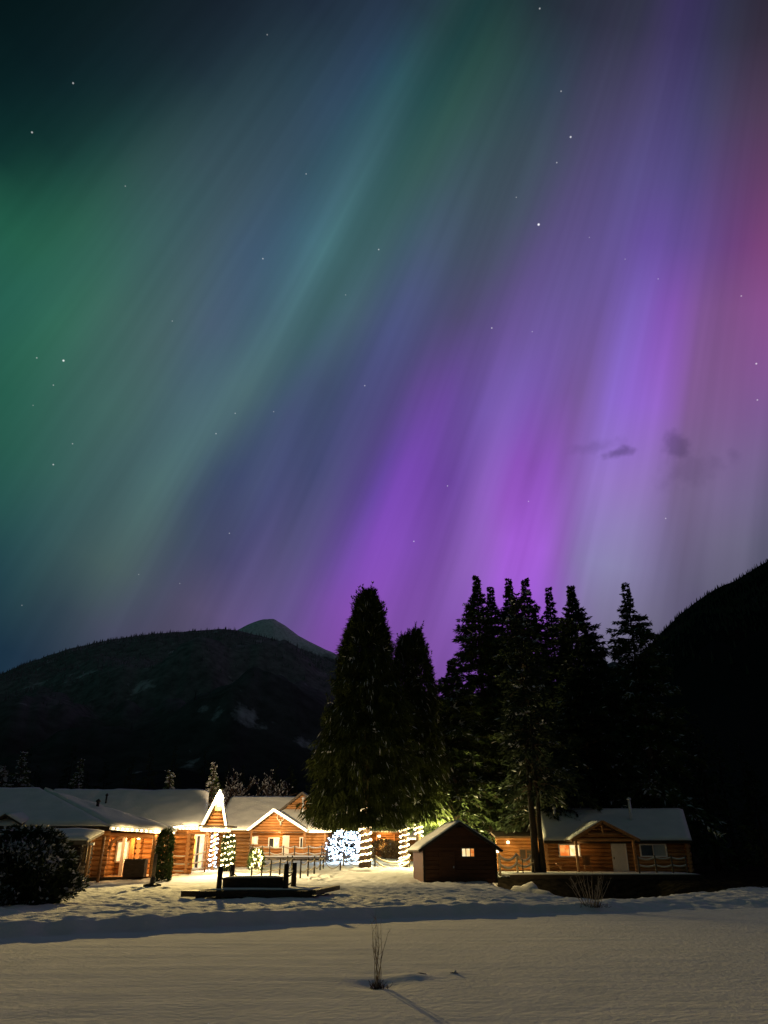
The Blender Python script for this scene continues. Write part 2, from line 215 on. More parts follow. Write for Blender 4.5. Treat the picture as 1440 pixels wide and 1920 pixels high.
def mat_noise(name, c1, c2, scale, rough=0.75, spec=0.25, stretch=(1, 1, 1), bstr=0.3, bdist=0.02, random_amt=0.0, detail=4.0):
    m, t, b = principled(name, rough, spec)
    v = t.vmath('MULTIPLY', pos(t), stretch)
    n = t.noise(v, scale, detail, 0.6)
    c = t.ramp(n, [(0.3, c1), (0.7, c2)])
    if random_amt:
        r = t.n('ShaderNodeObjectInfo').outputs['Random']
        k = t.maprange(r, 0.0, 1.0, 1 - random_amt, 1 + random_amt)
        c = t.vmath('MULTIPLY', c, t.comb(k, k, k))
    t.put(b.inputs['Base Color'], c)
    if bstr: bump(t, b, n, bstr, bdist)
    return m

def mat_emit(name, color, strength, sampling='NONE'):
    m, t, b = principled(name, 0.5, 0.2)
    b.inputs['Base Color'].default_value = (*color, 1)
    b.inputs['Emission Color'].default_value = (*color, 1); b.inputs['Emission Strength'].default_value = strength
    m.cycles.emission_sampling = sampling
    return m

def make_snow(name, terrain=False):
    m, t, b = principled(name, 1.0, 0.0)
    p = pos(t)
    n1 = t.noise(p, 1.1, 3.0); n2 = t.noise(p, 7.0, 4.0, 0.6); n3 = t.noise(p, 70.0, 2.0)
    ripple = t.noise(t.vmath('MULTIPLY', p, (0.22, 2.4, 1.0)), 1.0, 3.0, 0.55)
    c = t.ramp(n1, [(0.3, (0.72, 0.73, 0.70)), (0.7, (0.82, 0.82, 0.78))])
    if terrain:
        at = t.n('ShaderNodeAttribute', attribute_name='dark_ground').outputs['Fac']
        e = t.math('ADD', at, t.maprange(n2, 0.3, 0.7, -0.25, 0.25))
        e = t.maprange(e, 0.42, 0.58, 0.0, 1.0)
        dark = t.ramp(t.noise(p, 3.0, 4.0), [(0.35, (0.012, 0.011, 0.009)), (0.7, (0.035, 0.03, 0.022))])
        c = t.mix(e, c, dark)
    t.put(b.inputs['Base Color'], c)
    h = t.math('ADD', t.math('MULTIPLY', n2, 0.5), t.math('ADD', t.math('MULTIPLY', n3, 0.12), t.math('MULTIPLY', ripple, 0.24 if terrain else 0.0)))
    bump(t, b, h, 0.8, 0.07)
    return m
SNOW_G = make_snow('snow_ground', True)
SNOW = make_snow('snow_layer')
SNOW_T = mat_noise('snow_on_branches', (0.5, 0.51, 0.53), (0.66, 0.67, 0.7), 3.0, 0.7)

LOG = mat_noise('log_wood', (0.23, 0.095, 0.026), (0.46, 0.22, 0.07), 1.6, 0.55, 0.35, (1.0, 5.0, 9.0), 0.4, 0.02, 0.22)
LOGEND = mat_noise('log_end_grain', (0.32, 0.15, 0.06), (0.46, 0.26, 0.12), 14.0, 0.7)
BOARD = mat_noise('board_wood', (0.18, 0.078, 0.024), (0.34, 0.16, 0.05), 2.0, 0.6, 0.3, (6.0, 6.0, 0.8), 0.3, 0.01, 0.15)
SHEDW = mat_noise('shed_boards', (0.055, 0.022, 0.010), (0.105, 0.044, 0.019), 2.5, 0.7, 0.2, (1.0, 1.0, 7.0), 0.35, 0.01, 0.2)
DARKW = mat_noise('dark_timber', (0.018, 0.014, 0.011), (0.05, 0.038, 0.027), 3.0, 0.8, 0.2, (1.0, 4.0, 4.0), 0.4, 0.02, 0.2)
GREYW = mat_noise('weathered_plank', (0.06, 0.05, 0.04), (0.14, 0.115, 0.09), 3.0, 0.8, 0.2, (1.0, 6.0, 6.0), 0.4, 0.02, 0.2)
WHITE = mat_noise('white_paint', (0.66, 0.65, 0.62), (0.78, 0.77, 0.74), 4.0, 0.5, 0.4, (1, 1, 1), 0.1, 0.005)
DOORW = mat_noise('pale_door_paint', (0.62, 0.61, 0.56), (0.72, 0.71, 0.66), 5.0, 0.5, 0.3, (1, 1, 1), 0.1, 0.005)
ROOFW = mat_noise('roof_board', (0.05, 0.035, 0.022), (0.10, 0.07, 0.045), 4.0, 0.75)
METAL = mat_noise('stove_pipe_metal', (0.6, 0.6, 0.6), (0.75, 0.75, 0.74), 8.0, 0.4, 0.5); MATS['stove_pipe_metal'].node_tree.nodes['Principled BSDF'].inputs['Metallic'].default_value = 0.25
BLACK = mat_noise('black_iron', (0.012, 0.012, 0.012), (0.03, 0.028, 0.026), 10.0, 0.6, 0.4)
ROPE = mat_noise('rope_fibre', (0.34, 0.27, 0.17), (0.5, 0.42, 0.3), 30.0, 0.9, 0.1)
BARK = mat_noise('bark', (0.035, 0.024, 0.016), (0.09, 0.062, 0.04), 3.0, 0.9, 0.1, (4.0, 4.0, 0.7), 0.8, 0.06)
WEED = mat_noise('dry_stalk', (0.24, 0.19, 0.14), (0.36, 0.3, 0.23), 6.0, 0.85, 0.1)
TWIG = mat_noise('twig', (0.05, 0.035, 0.025), (0.12, 0.085, 0.06), 6.0, 0.85, 0.1)
CABLE = mat_noise('light_cable', (0.02, 0.03, 0.02), (0.04, 0.05, 0.035), 20.0, 0.6)
ANTLER = mat_noise('antler_bone', (0.5, 0.44, 0.34), (0.66, 0.6, 0.5), 8.0, 0.6)
FLOORW = mat_noise('porch_floor', (0.22, 0.13, 0.06), (0.36, 0.23, 0.12), 2.0, 0.6, 0.3, (6, 1, 1))
BARKD = mat_noise('dark_bark', (0.012, 0.010, 0.008), (0.035, 0.028, 0.02), 3.0, 0.9, 0.1, (4.0, 4.0, 0.7), 0.8, 0.06)
ROCK = mat_noise('stone', (0.07, 0.065, 0.06), (0.2, 0.185, 0.17), 2.5, 0.85, 0.2, (1, 1, 1), 0.8, 0.08)

def make_leaf(name, c1, c2):
    m, t, b = principled(name, 0.85, 0.06)
    n = t.noise(pos(t), 1.3, 3.0)
    t.put(b.inputs['Base Color'], t.ramp(n, [(0.32, c1), (0.68, c2)]))
    return m
CEDAR = make_leaf('cedar_foliage', (0.022, 0.034, 0.010), (0.056, 0.070, 0.020))
FIR = make_leaf('fir_foliage', (0.035, 0.055, 0.020), (0.085, 0.115, 0.040))
FIRD = make_leaf('dark_fir_foliage', (0.020, 0.032, 0.018), (0.050, 0.066, 0.034))
BROWNLEAF = make_leaf('dry_hedge_leaf', (0.10, 0.06, 0.03), (0.22, 0.15, 0.08))

def make_lit(name, c1, c2, strength, scale=3.0):
    m, t, b = principled(name, 0.25, 0.5)
    n = t.noise(pos(t), scale, 2.0)
    c = t.ramp(n, [(0.38, c1), (0.62, c2)])
    t.put(b.inputs['Base Color'], c); t.put(b.inputs['Emission Color'], c)
    b.inputs['Emission Strength'].default_value = strength
    m.cycles.emission_sampling = 'NONE'
    return m
PANE_WARM = make_lit('lit_window_cream', (1.0, 0.66, 0.28), (1.0, 0.82, 0.48), 1.1, 4.0)
PANE_ORANGE = make_lit('lit_window_orange', (0.85, 0.20, 0.03), (1.0, 0.45, 0.12), 0.8, 4.0)
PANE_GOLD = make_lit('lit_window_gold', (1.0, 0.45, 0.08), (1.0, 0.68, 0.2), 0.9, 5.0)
PANE_DARK = mat_noise('dark_window_glass', (0.02, 0.025, 0.03), (0.05, 0.055, 0.06), 2.0, 0.08, 0.6, (1, 1, 1), 0)
PANE_PALE = mat_noise('pale_window_glass', (0.28, 0.33, 0.33), (0.38, 0.43, 0.43), 2.0, 0.15, 0.5, (1, 1, 1), 0)  # even pale grey pane colour
BULB = mat_emit('warm_bulb', (1.0, 0.78, 0.42), 7.0)
BULB_HOT = mat_emit('bright_lamp_lens', (1.0, 0.84, 0.55), 40.0)
BULB_COOL = mat_emit('cool_bulb', (0.55, 0.76, 1.0), 8.0)

# ------------------------------------------------------------------ object helpers
ORG = {}
def link(o, parent=None, loc=(0, 0, 0)):
    col.objects.link(o)
    if parent is not None:
        o.parent = parent; o.location = Vector(loc) - ORG[parent.name]
    else: o.location = loc
    ORG[o.name] = Vector(loc)
    return o
def tag(o, label=None, cat=None, group=None, kind=None):
    if label: o['label'] = label
    if cat: o['category'] = cat
    if group: o['group'] = group
    if kind: o['kind'] = kind
    return o
def thing(name, label, cat, loc, group=None):
    o = bpy.data.objects.new(name, None); o.empty_display_size = 0.3
    return tag(link(o, None, loc), label, cat, group)

class MB:
    def __init__(s): s.v = []; s.f = []; s.m = []; s.sm = []
    def add(s, vs, fs, mi=0, smooth=False):
        o = len(s.v); s.v += [tuple(v) for v in vs]
        for f in fs: s.f.append(tuple(i + o for i in f)); s.m.append(mi); s.sm.append(smooth)
    def box(s, c, size, ax=None, mi=0):
        """c centre, size full extents, ax 3 axes"""
        ax = ax or (Vector((1, 0, 0)), Vector((0, 1, 0)), Vector((0, 0, 1)))
        c = Vector(c); vs = []
        for k in (-1, 1):
            for j in (-1, 1):
                for i in (-1, 1):
                    vs.append(c + ax[0] * (i * size[0] / 2) + ax[1] * (j * size[1] / 2) + ax[2] * (k * size[2] / 2))
        s.add(vs, [(0, 2, 3, 1), (4, 5, 7, 6), (0, 1, 5, 4), (2, 6, 7, 3), (0, 4, 6, 2), (1, 3, 7, 5)], mi)
        return s
    def bar(s, a, b, wd, ht, mi=0, up=Vector((0, 0, 1))):
        a, b = Vector(a), Vector(b); d = b - a; L = d.length; d.normalize()
        y = up.cross(d)
        if y.length < 1e-4: y = Vector((0, 1, 0)).cross(d)
        y.normalize(); z = d.cross(y)
        return s.box((a + b) / 2, (L, wd, ht), (d, y, z), mi)
    def tube(s, pts, rad, sides=6, mi=0, cap=True, jitter=0.0):
        pts = [Vector(p) for p in pts]; n = len(pts)
        if not hasattr(rad, '__len__'): rad = [rad] * n
        vs = []; ref = None
        for i, p in enumerate(pts):
            d = (pts[min(i + 1, n - 1)] - pts[max(i - 1, 0)]).normalized()
            if ref is None:
                ref = Vector((1, 0, 0)) if abs(d.x) < 0.8 else Vector((0, 1, 0))
            u = (ref - d * ref.dot(d)).normalized(); v = d.cross(u); ref = u
            for k in range(sides):
                a = 2 * math.pi * k / sides; r = rad[i] * (1 + random.uniform(-jitter, jitter))
                vs.append(p + (u * math.cos(a) + v * math.sin(a)) * r)
        fs = []
        for i in range(n - 1):
            for k in range(sides):
                a = i * sides + k; b = i * sides + (k + 1) % sides
                fs.append((a, b, b + sides, a + sides))
        s.add(vs, fs, mi, True)
        if cap:
            o = len(s.v) - len(vs)
            s.f.append(tuple(o + k for k in reversed(range(sides)))); s.m.append(mi); s.sm.append(False)
            s.f.append(tuple(o + (n - 1) * sides + k for k in range(sides))); s.m.append(mi); s.sm.append(False)
        return s
    def slab(s, pts, thick, mi=0):
        """plate with top polygon pts, thick downward along its normal"""
        pts = [Vector(p) for p in pts]; n = len(pts)
        nr = (pts[1] - pts[0]).cross(pts[2] - pts[0]).normalized()
        if nr.z < 0: pts = pts[::-1]; nr = -nr
        vs = pts + [p - nr * thick for p in pts]
        fs = [tuple(range(n)), tuple(range(2 * n - 1, n - 1, -1))]
        for i in range(n):
            j = (i + 1) % n; fs.append((i, i + n, j + n, j))
        s.add(vs, fs, mi); return s
    def mesh(s, name, mats, origin=(0, 0, 0)):
        me = bpy.data.meshes.new(name); o = Vector(origin)
        me.from_pydata([(v[0] - o.x, v[1] - o.y, v[2] - o.z) for v in s.v], [], s.f)
        for m in (mats if isinstance(mats, (list, tuple)) else [mats]): me.materials.append(m)
        me.polygons.foreach_set('material_index', s.m); me.polygons.foreach_set('use_smooth', s.sm)
        me.update(); return me
    def build(s, name, mats, parent=None, org=None):
        if org is None:
            arr = np.array(s.v); c = (arr.min(0) + arr.max(0)) / 2; org = Vector((c[0], c[1], arr[:, 2].min()))
        return link(bpy.data.objects.new(name, s.mesh(name, mats, org)), parent, org)

def np_mesh(name, V, F, mats, mi=None, smooth=False):
    """fast mesh from arrays: V (n,3), F (m,k)"""
    me = bpy.data.meshes.new(name); V = np.ascontiguousarray(V, np.float32); F = np.ascontiguousarray(F, np.int32)
    k = F.shape[1]
    me.vertices.add(len(V)); me.vertices.foreach_set('co', V.ravel())
    me.loops.add(F.size); me.loops.foreach_set('vertex_index', F.ravel())
    me.polygons.add(len(F)); me.polygons.foreach_set('loop_start', np.arange(0, F.size, k, dtype=np.int32))
    for m in (mats if isinstance(mats, (list, tuple)) else [mats]): me.materials.append(m)
    if mi is not None: me.polygons.foreach_set('material_index', np.ascontiguousarray(mi, np.int32))
    if smooth: me.polygons.foreach_set('use_smooth', np.ones(len(F), bool))
    me.update(calc_edges=True); me.validate()
    return me

# ------------------------------------------------------------------ the ground
def fbm(x, y, f, o=3):
    v = 0; a = 1
    for _ in range(o):
        v += a * mnoise.noise((x * f, y * f, 3.1)); a *= 0.5; f *= 2.1
    return v
def axis(parts):
    out = []
    for a, b, n in parts: out += list(np.linspace(a, b, n, endpoint=False))
    return np.array(out + [parts[-1][1]])
gx = axis([(-9000, -400, 10), (-400, -60, 14), (-60, -26, 34), (-26, 24, 300), (24, 60, 36), (60, 400, 14), (400, 9000, 10)])
gy = axis([(-400, 4, 16), (4, 19, 110), (19, 40, 170), (40, 80, 130), (80, 160, 20), (160, 9000, 16)])
XX, YY = np.meshgrid(gx, gy)
ZZ = ground_smooth(XX, YY)
yb_all = np.interp(XX, BX, BY)
amp_v = sstep(-0.5, 1.5, YY - yb_all) * (1 - sstep(60, 90, YY))
nearbank = np.exp(-((YY - yb_all - 0.4) / 0.7) ** 2)
for j in range(len(gy)):
    for i in range(len(gx)):
        x, y = gx[i], gy[j]
        if abs(x) > 60 or y > 100 or y < 0: continue
        z = 0.035 * fbm(x, y, 0.13, 2)
        av = amp_v[j, i]
        if av > 0.01:
            b = fbm(x, y, 0.9, 3)
            z += av * (0.06 * b + 0.05 * (abs(mnoise.noise((x * 1.5, y * 1.9, 9.0))) - 0.25) + 0.05 * mnoise.noise((x * 2.9, y * 2.9, 2.0)) + 0.045 * mnoise.noise((x * 5.1, y * 5.1, 6.0)) + 0.05 * fbm(x + 40, y, 0.3, 1))
        nb = nearbank[j, i]
        if nb > 0.02: z += nb * 0.07 * fbm(x, y + 17, 1.6, 3)
        if y < yb_all[j, i]: z += 0.010 * mnoise.noise((x * 0.35, y * 2.2, 1.0))
        ZZ[j, i] += z
# the snow round the weed and the two clods is dished
for (px, py, r, d) in ((708, 1845, 0.55, -0.07), (775, 1832, 0.4, 0.05), (850, 1826, 0.3, 0.03)):
    g = G(px, py); ZZ += d * np.exp(-((XX - g.x) ** 2 + (YY - g.y) ** 2) / (r * r * 0.5))
dark_ground = sstep(0, 2.0, YY - np.interp(XX, [5.5, 7.5, 10, 14, 18, 40], [38.5, 34.6, 34.2, 38.2, 40, 44])) * sstep(6.0, 7.2, XX) * (1 - sstep(52, 55, YY) * (XX < 14))  # mask for the dark ground tone, here the hollow before the deck
dark_ground = np.maximum(dark_ground, sstep(92, 104, YY))
dark_ground = np.maximum(dark_ground, sstep(41, 45, YY) * sstep(15.5, 17.5, XX))
dark_ground = np.maximum(dark_ground, sstep(55, 70, YY) * sstep(-23, -30, XX))
nx, ny = len(gx), len(gy)
idx = np.arange(nx * ny).reshape(ny, nx)
F = np.stack([idx[:-1, :-1], idx[:-1, 1:], idx[1:, 1:], idx[1:, :-1]], -1).reshape(-1, 4)
me = np_mesh('snowy_ground', np.stack([XX, YY, ZZ], -1).reshape(-1, 3), F, SNOW_G, None, True)
me.attributes.new('dark_ground', 'FLOAT', 'POINT').data.foreach_set('value', dark_ground.ravel().astype(np.float32))
ground = link(bpy.data.objects.new('snowy_ground', me)); tag(ground, 'wide snow covered ground rising gently to the lit cabins', kind='structure')

# ------------------------------------------------------------------ mountains
def make_mtn(name, c1, c2, snow_lo, snow_hi, patch, scale=0.004):
    m, t, b = principled(name, 1.0, 0.0)
    p = pos(t); n = t.noise(p, scale, 6.0, 0.62); n2 = t.noise(p, scale * 6, 4.0, 0.65)
    c = t.ramp(n2, [(0.3, c1), (0.72, c2)])
    z = t.n('ShaderNodeSeparateXYZ'); t.put(z.inputs[0], p)
    c = t.mix(t.maprange(t.math('ADD', z.outputs[2], t.math('MULTIPLY', t.math('SUBTRACT', n, 0.5), 300.0)), 40.0, 480.0, 0.0, 1.0), (0.02, 0.022, 0.02, 1), c)   # dense forest at the foot, frosted above
    h = t.math('ADD', t.maprange(z.outputs[2], snow_lo, snow_hi, 0.0, 1.0), t.math('MULTIPLY', t.math('SUBTRACT', n, 0.5), 0.9))
    s = t.maprange(h, 0.45, 0.75, 0.0, 1.0)
    if patch:
        s = t.math('MAXIMUM', s, t.maprange(n, patch, patch + 0.05, 0.0, 0.5))
    s = t.math('MULTIPLY', s, t.maprange(n2, 0.3, 0.6, 0.6, 1.0))
    t.put(b.inputs['Base Color'], t.mix(s, c, (0.80, 0.82, 0.84, 1)))
    return m
def mountain(name, label, prof, D, Dbase, material, rough, ns=2, back=0.6, top_tree=0):
    prof = np.array(prof, float)
    n = 260; xs = np.linspace(prof[0, 0], prof[-1, 0], n); ysp = np.interp(xs, prof[:, 0], prof[:, 1])
    rows = 46; V = []
    for i in range(n):
        top = survey(xs[i], ysp[i] + 1.5 * mnoise.noise((xs[i] * 0.06, 0, 5)), D)
        base = Vector((top.x * Dbase / D * 0.95, Dbase, -2))
        bk = Vector((top.x * 1.25, D * (1 + back), -2))
        for r in range(rows):
            s = r / (rows - 16) if r < rows - 15 else None
            if s is not None and s <= 1:
                p = base.lerp(top, s); hz = s ** 1.25
                p.z = -2 + (top.z + 2) * hz
                k = math.sin(math.pi * min(s, 1)) ; q = p / D
                p.z += k * rough * top.z * mnoise.fractal((q.x * 9, q.y * 9, 1.7), 1.0, 2.0, 5)
                p.y += k * rough * D * 0.2 * mnoise.noise((q.x * 7, q.z * 14, 4.0))
                top_ = p
            else:
                s2 = (r - (rows - 16)) / 15.0
                p = top.lerp(bk, s2); p.z = top.z * (1 - s2) ** 1.3 - 2 * s2
            V.append(p)
    V = np.array([tuple(v) for v in V])
    id_ = np.arange(n * rows).reshape(n, rows)
    Fm = np.stack([id_[:-1, :-1], id_[1:, :-1], id_[1:, 1:], id_[:-1, 1:]], -1).reshape(-1, 4)
    o = link(bpy.data.objects.new(name, np_mesh(name, V, Fm, material, None, True)))
    tag(o, label, kind='structure')
    return V.reshape(n, rows, 3)
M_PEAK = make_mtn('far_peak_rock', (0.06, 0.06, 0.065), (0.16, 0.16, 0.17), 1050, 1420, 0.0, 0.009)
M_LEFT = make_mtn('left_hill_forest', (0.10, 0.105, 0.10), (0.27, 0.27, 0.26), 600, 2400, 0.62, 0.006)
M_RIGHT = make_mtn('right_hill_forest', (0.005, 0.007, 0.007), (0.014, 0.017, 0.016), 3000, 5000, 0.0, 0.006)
mountain('snow_peak', 'distant peak dusted with snow behind the forested hill',
         [(240, 1330), (330, 1262), (430, 1190), (455, 1176), (475, 1166), (495, 1161), (515, 1161), (535, 1173), (560, 1192), (590, 1208), (625, 1224), (660, 1245), (720, 1285), (800, 1310), (900, 1300), (1000, 1290), (1100, 1260), (1150, 1240), (1230, 1262), (1330, 1330)],
         5200, 3600, M_PEAK, 0.10)
LV = mountain('forested_hill', 'broad dark forested hill behind the cabins',
         [(-420, 1330), (-200, 1300), (-60, 1275), (0, 1264), (50, 1243), (130, 1216), (220, 1197), (300, 1187), (420, 1179), (445, 1182), (480, 1190), (530, 1203), (580, 1222), (640, 1250), (720, 1300), (850, 1350), (1000, 1380), (1200, 1400)],
         3000, 420, M_LEFT, 0.16)
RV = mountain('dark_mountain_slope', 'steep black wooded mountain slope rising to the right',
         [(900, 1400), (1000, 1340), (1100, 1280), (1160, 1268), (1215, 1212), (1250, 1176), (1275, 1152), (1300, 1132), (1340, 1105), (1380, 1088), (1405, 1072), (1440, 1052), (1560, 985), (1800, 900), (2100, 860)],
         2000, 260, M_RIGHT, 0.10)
# tree tops standing on the skyline of both slopes: far-off wood, one mass each
def skyline_forest(name, label, V, hmin, hmax, count, material, rmin):
    rows = V.shape[1]; vs = []; fs = []
    for k in range(count):
        i = RNG.uniform(0, V.shape[0] - 2); r = rows - 16 - abs(RNG.normal(0, rmin))
        if r < 4: continue
        i0, r0 = int(i), int(r); fi, fr = i - i0, r - r0
        p = (V[i0, r0] * (1 - fi) + V[i0 + 1, r0] * fi) * (1 - fr) + (V[i0, r0 + 1] * (1 - fi) + V[i0 + 1, r0 + 1] * fi) * fr
        h = RNG.uniform(hmin, hmax); rad = h * 0.17; o = len(vs); a0 = RNG.uniform(0, 2)
        for a in range(4): vs.append((p[0] + rad * math.cos(a0 + a * math.pi / 2), p[1] + rad * math.sin(a0 + a * math.pi / 2), p[2] - 0.2 * h))
        vs.append((p[0], p[1], p[2] + h))
        for a in range(4): fs.append((o + a, o + (a + 1) % 4, o + 4))
    o = link(bpy.data.objects.new(name, np_mesh(name, np.array(vs), np.array(fs), material)))
    tag(o, label, 'forest', kind='stuff')
skyline_forest('hillside_forest', 'dense black forest covering the right mountain slope', RV, 7, 15, 9000, FIRD, 7)
skyline_forest('hillside_forest', 'grey dark forest covering the broad left hill', LV, 8, 16, 9000, M_LEFT, 6)

# ------------------------------------------------------------------ building kit
def unit_log():
    m = MB(); n = 12; vs = []
    xs = (-0.5, -0.17, 0.2, 0.5)
    for i, x in enumerate(xs):
        for k in range(n):
            a = 2 * math.pi * k / n; r = 0.5 * (1 + 0.05 * math.sin(3 * a + i * 1.7))
            vs.append((x, r * math.cos(a), r * math.sin(a)))
    fs = [(i * n + k, (i + 1) * n + k, (i + 1) * n + (k + 1) % n, i * n + (k + 1) % n) for i in range(3) for k in range(n)]
    m.add(vs, fs, 0, True)
    m.f.append(tuple(range(n))); m.m.append(1); m.sm.append(False)
    m.f.append(tuple(3 * n + k for k in reversed(range(n)))); m.m.append(1); m.sm.append(False)
    return m
LOG_ME = unit_log().mesh('log', [LOG, LOGEND])
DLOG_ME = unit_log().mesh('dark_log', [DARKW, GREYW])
UBOX = MB().box((0, 0, 0), (1, 1, 1))
def unit_box(mat, name): return UBOX.mesh(name, mat)
def place(name, me, root, a, b, sy, sz, roll=0.0):
    a, b = Vector(a), Vector(b); d = b - a; o = bpy.data.objects.new(name, me)
    link(o, root, (a + b) / 2)
    o.rotation_mode = 'QUATERNION'; q = d.to_track_quat('X', 'Z')
    o.rotation_quaternion = q; o.scale = (d.length, sy, sz)
    return o
def log(root, a, b, d, me=None, name='log'): return place(name, me or LOG_ME, root, a, b, d, d)

def log_wall(root, a, b, z0, z1, d=0.27, openings=(), over=0.25, me=None):
    a, b = Vector((a[0], a[1], 0)), Vector((b[0], b[1], 0)); dr = (b - a); L = dr.length; dr.normalize()
    n = max(1, round((z1 - z0) / (d * 0.94))); st = (z1 - z0) / n
    for i in range(n):
        z = z0 + st * (i + 0.5); segs = [(-over + random.uniform(-.04, .04), L + over + random.uniform(-.04, .04))]
        for (s0, s1, za, zb) in openings:
            if za < z < zb:
                new = []
                for (p, q) in segs:
                    if s1 <= p or s0 >= q: new.append((p, q)); continue
                    if s0 > p: new.append((p, s0))
                    if s1 < q: new.append((s1, q))
                segs = new
        for (p, q) in segs:
            if q - p > 0.12:
                log(root, (a + dr * p) + Vector((0, 0, z)), (a + dr * q) + Vector((0, 0, z)), st * 1.07, me)

def window(root, c, rt, wd, ht, pane, nv=1, nh=0, out=0.17, frame=WHITE, fw=0.09, name='window'):
    c = Vector(c); rt = Vector(rt).normalized(); n = Vector((rt.y, -rt.x, 0)); up = Vector((0, 0, 1)); ax = (rt, n, up)
    m = MB(); c0 = c + n * out
    m.box(c0 + rt * (wd / 2), (fw, 0.10, ht + fw), ax); m.box(c0 - rt * (wd / 2), (fw, 0.10, ht + fw), ax)
    m.box(c0 + up * (ht / 2), (wd - fw, 0.098, fw), ax); m.box(c0 - up * (ht / 2) + n * 0.02, (wd - fw, 0.14, fw), ax)
    for i in range(1, nv + 1): m.box(c0 - rt * (wd / 2) + rt * (wd * i / (nv + 1)), (fw * 0.55, 0.08, ht - fw), ax)
    for i in range(1, nh + 1): m.box(c0 - up * (ht / 2) + up * (ht * i / (nh + 1)) + n * 0.006, (wd - fw, 0.07, fw * 0.45), ax)
    f = m.build(name, frame, root)
    panes = pane if isinstance(pane, (list, tuple)) else [pane]
    for i in range(nv + 1):
        cw = wd / (nv + 1)
        MB().box(c0 - rt * (wd / 2) + rt * (cw * (i + 0.5)) - n * 0.03, (cw - 0.004, 0.012, ht), ax).build('pane', panes[i % len(panes)], f)
    return f

def snow_sheet(pts, th, seed=0.0, n=18, m=10, over=0.06):
    """pillow of snow lying on a roof plane; pts eave-left, eave-right, ridge-right, ridge-left"""
    a, b, c, d = [Vector(p) for p in pts]
    nr = (b - a).cross(d - a) if (d - a).length > 1e-3 else (b - a).cross(c - a)
    nr.normalize()
    if nr.z < 0: nr = -nr
    L = max((b - a).length, (c - d).length); n = max(6, min(60, int(L / 0.35)))
    H = max((d - a).length, 0.1); m = max(4, min(26, int(H / 0.3)))
    V = []; top = []
    dn = (a - d).normalized() if (a - d).length > 1e-3 else Vector((0, 0, 0))
    for j in range(m + 1):
        for i in range(n + 1):
            u, v = i / n, j / m
            p = a.lerp(b, u).lerp(d.lerp(c, u), v)
            e = min(u, 1 - u) * L; e2 = v * H
            k = min(1.0, 0.35 + e / 0.25) * min(1.0, 0.45 + e2 / 0.3)
            t = th * k * (1 + 0.35 * mnoise.noise((p.x * 0.9 + seed, p.y * 0.9, p.z * 0.9)) + 0.12 * mnoise.noise((p.x * 3 + seed, p.y * 3, p.z * 3)))
            V.append(p + nr * (0.006 + t))
            if j == 0: V[-1] = V[-1] + dn * (over * (1 + 0.6 * mnoise.noise((p.x * 1.3, p.y * 1.3, seed))))
            top.append(p + nr * 0.006)
    N = len(V); V = V + top
    id_ = lambda i, j: j * (n + 1) + i
    F = []
    for j in range(m):
        for i in range(n): F.append((id_(i, j), id_(i + 1, j), id_(i + 1, j + 1), id_(i, j + 1)))
    ring = [id_(i, 0) for i in range(n + 1)] + [id_(n, j) for j in range(1, m + 1)] + [id_(i, m) for i in range(n - 1, -1, -1)] + [id_(0, j) for j in range(m - 1, 0, -1)]
    for k in range(len(ring)):
        p, q = ring[k], ring[(k + 1) % len(ring)]; F.append((p, p + N, q + N, q))
    mb = MB(); mb.add(V, F, 0, True); return mb

def roof(root, pts, th=0.14, snow=0.22, fascia=None, mat=ROOFW, name='roof'):
    """pts eave-left, eave-right, ridge-right, ridge-left"""
    pts = [Vector(p) for p in pts]
    poly = []
    for p in pts:
        if not poly or (p - poly[-1]).length > 1e-3: poly.append(p)
    r = MB().slab(poly, th).build(name, mat, root)
    if fascia is not None:
        a, b = pts[0], pts[1]; dd = (b - a).normalized(); nn = Vector((dd.y, -dd.x, 0))
        MB().bar(a + nn * 0.03 - Vector((0, 0, 0.10)), b + nn * 0.03 - Vector((0, 0, 0.10)), 0.04, 0.20).build('fascia', fascia, r)
    if snow: snow_sheet(pts, snow, pts[0].x).build('snow', SNOW, r)
    return r

def stove_pipe(root, base, h, r=0.09, mat=METAL, name='chimney'):
    m = MB(); b = Vector(base)
    m.tube([b, b + Vector((0, 0, h))], r, 10); m.tube([b + Vector((0, 0, h - 0.02)), b + Vector((0, 0, h + 0.05)), b + Vector((0, 0, h + 0.16))], [r * 1.6, r * 1.6, r * 0.3], 10)
    m.tube([b, b + Vector((0, 0, 0.1))], r * 1.7, 10)
    return m.build(name, mat, root)

BULB_ME = {}
def bulb_mesh(mat, r):
    k = (mat.name, r)
    if k not in BULB_ME:
        m = MB(); n = 6; vs = [(0, 0, -r)]; 
        for z, q in ((-0.5, 0.86), (0.3, 0.95), (0.8, 0.6)):
            vs += [(r * q * math.cos(2 * math.pi * i / n), r * q * math.sin(2 * math.pi * i / n), r * z) for i in range(n)]
        vs.append((0, 0, r))
        fs = [(0, 1 + (i + 1) % n, 1 + i) for i in range(n)]
        for l in range(2): fs += [(1 + l * n + i, 1 + l * n + (i + 1) % n, 1 + (l + 1) * n + (i + 1) % n, 1 + (l + 1) * n + i) for i in range(n)]
        fs += [(1 + 2 * n + i, 1 + 2 * n + (i + 1) % n, 1 + 3 * n) for i in range(n)]
        m.add(vs, fs, 0, True); BULB_ME[k] = m.mesh('bulb', mat)
    return BULB_ME[k]
def point_light(root, loc, power, color, r=0.12):
    l = bpy.data.lights.new('glow', 'POINT'); l.energy = power; l.color = color; l.shadow_soft_size = r
    return link(bpy.data.objects.new('glow', l), root, loc)
WARM = (1.0, 0.66, 0.30); ORANGE = (1.0, 0.54, 0.18); COOL = (0.62, 0.80, 1.0); WARMW = (1.0, 0.74, 0.38)

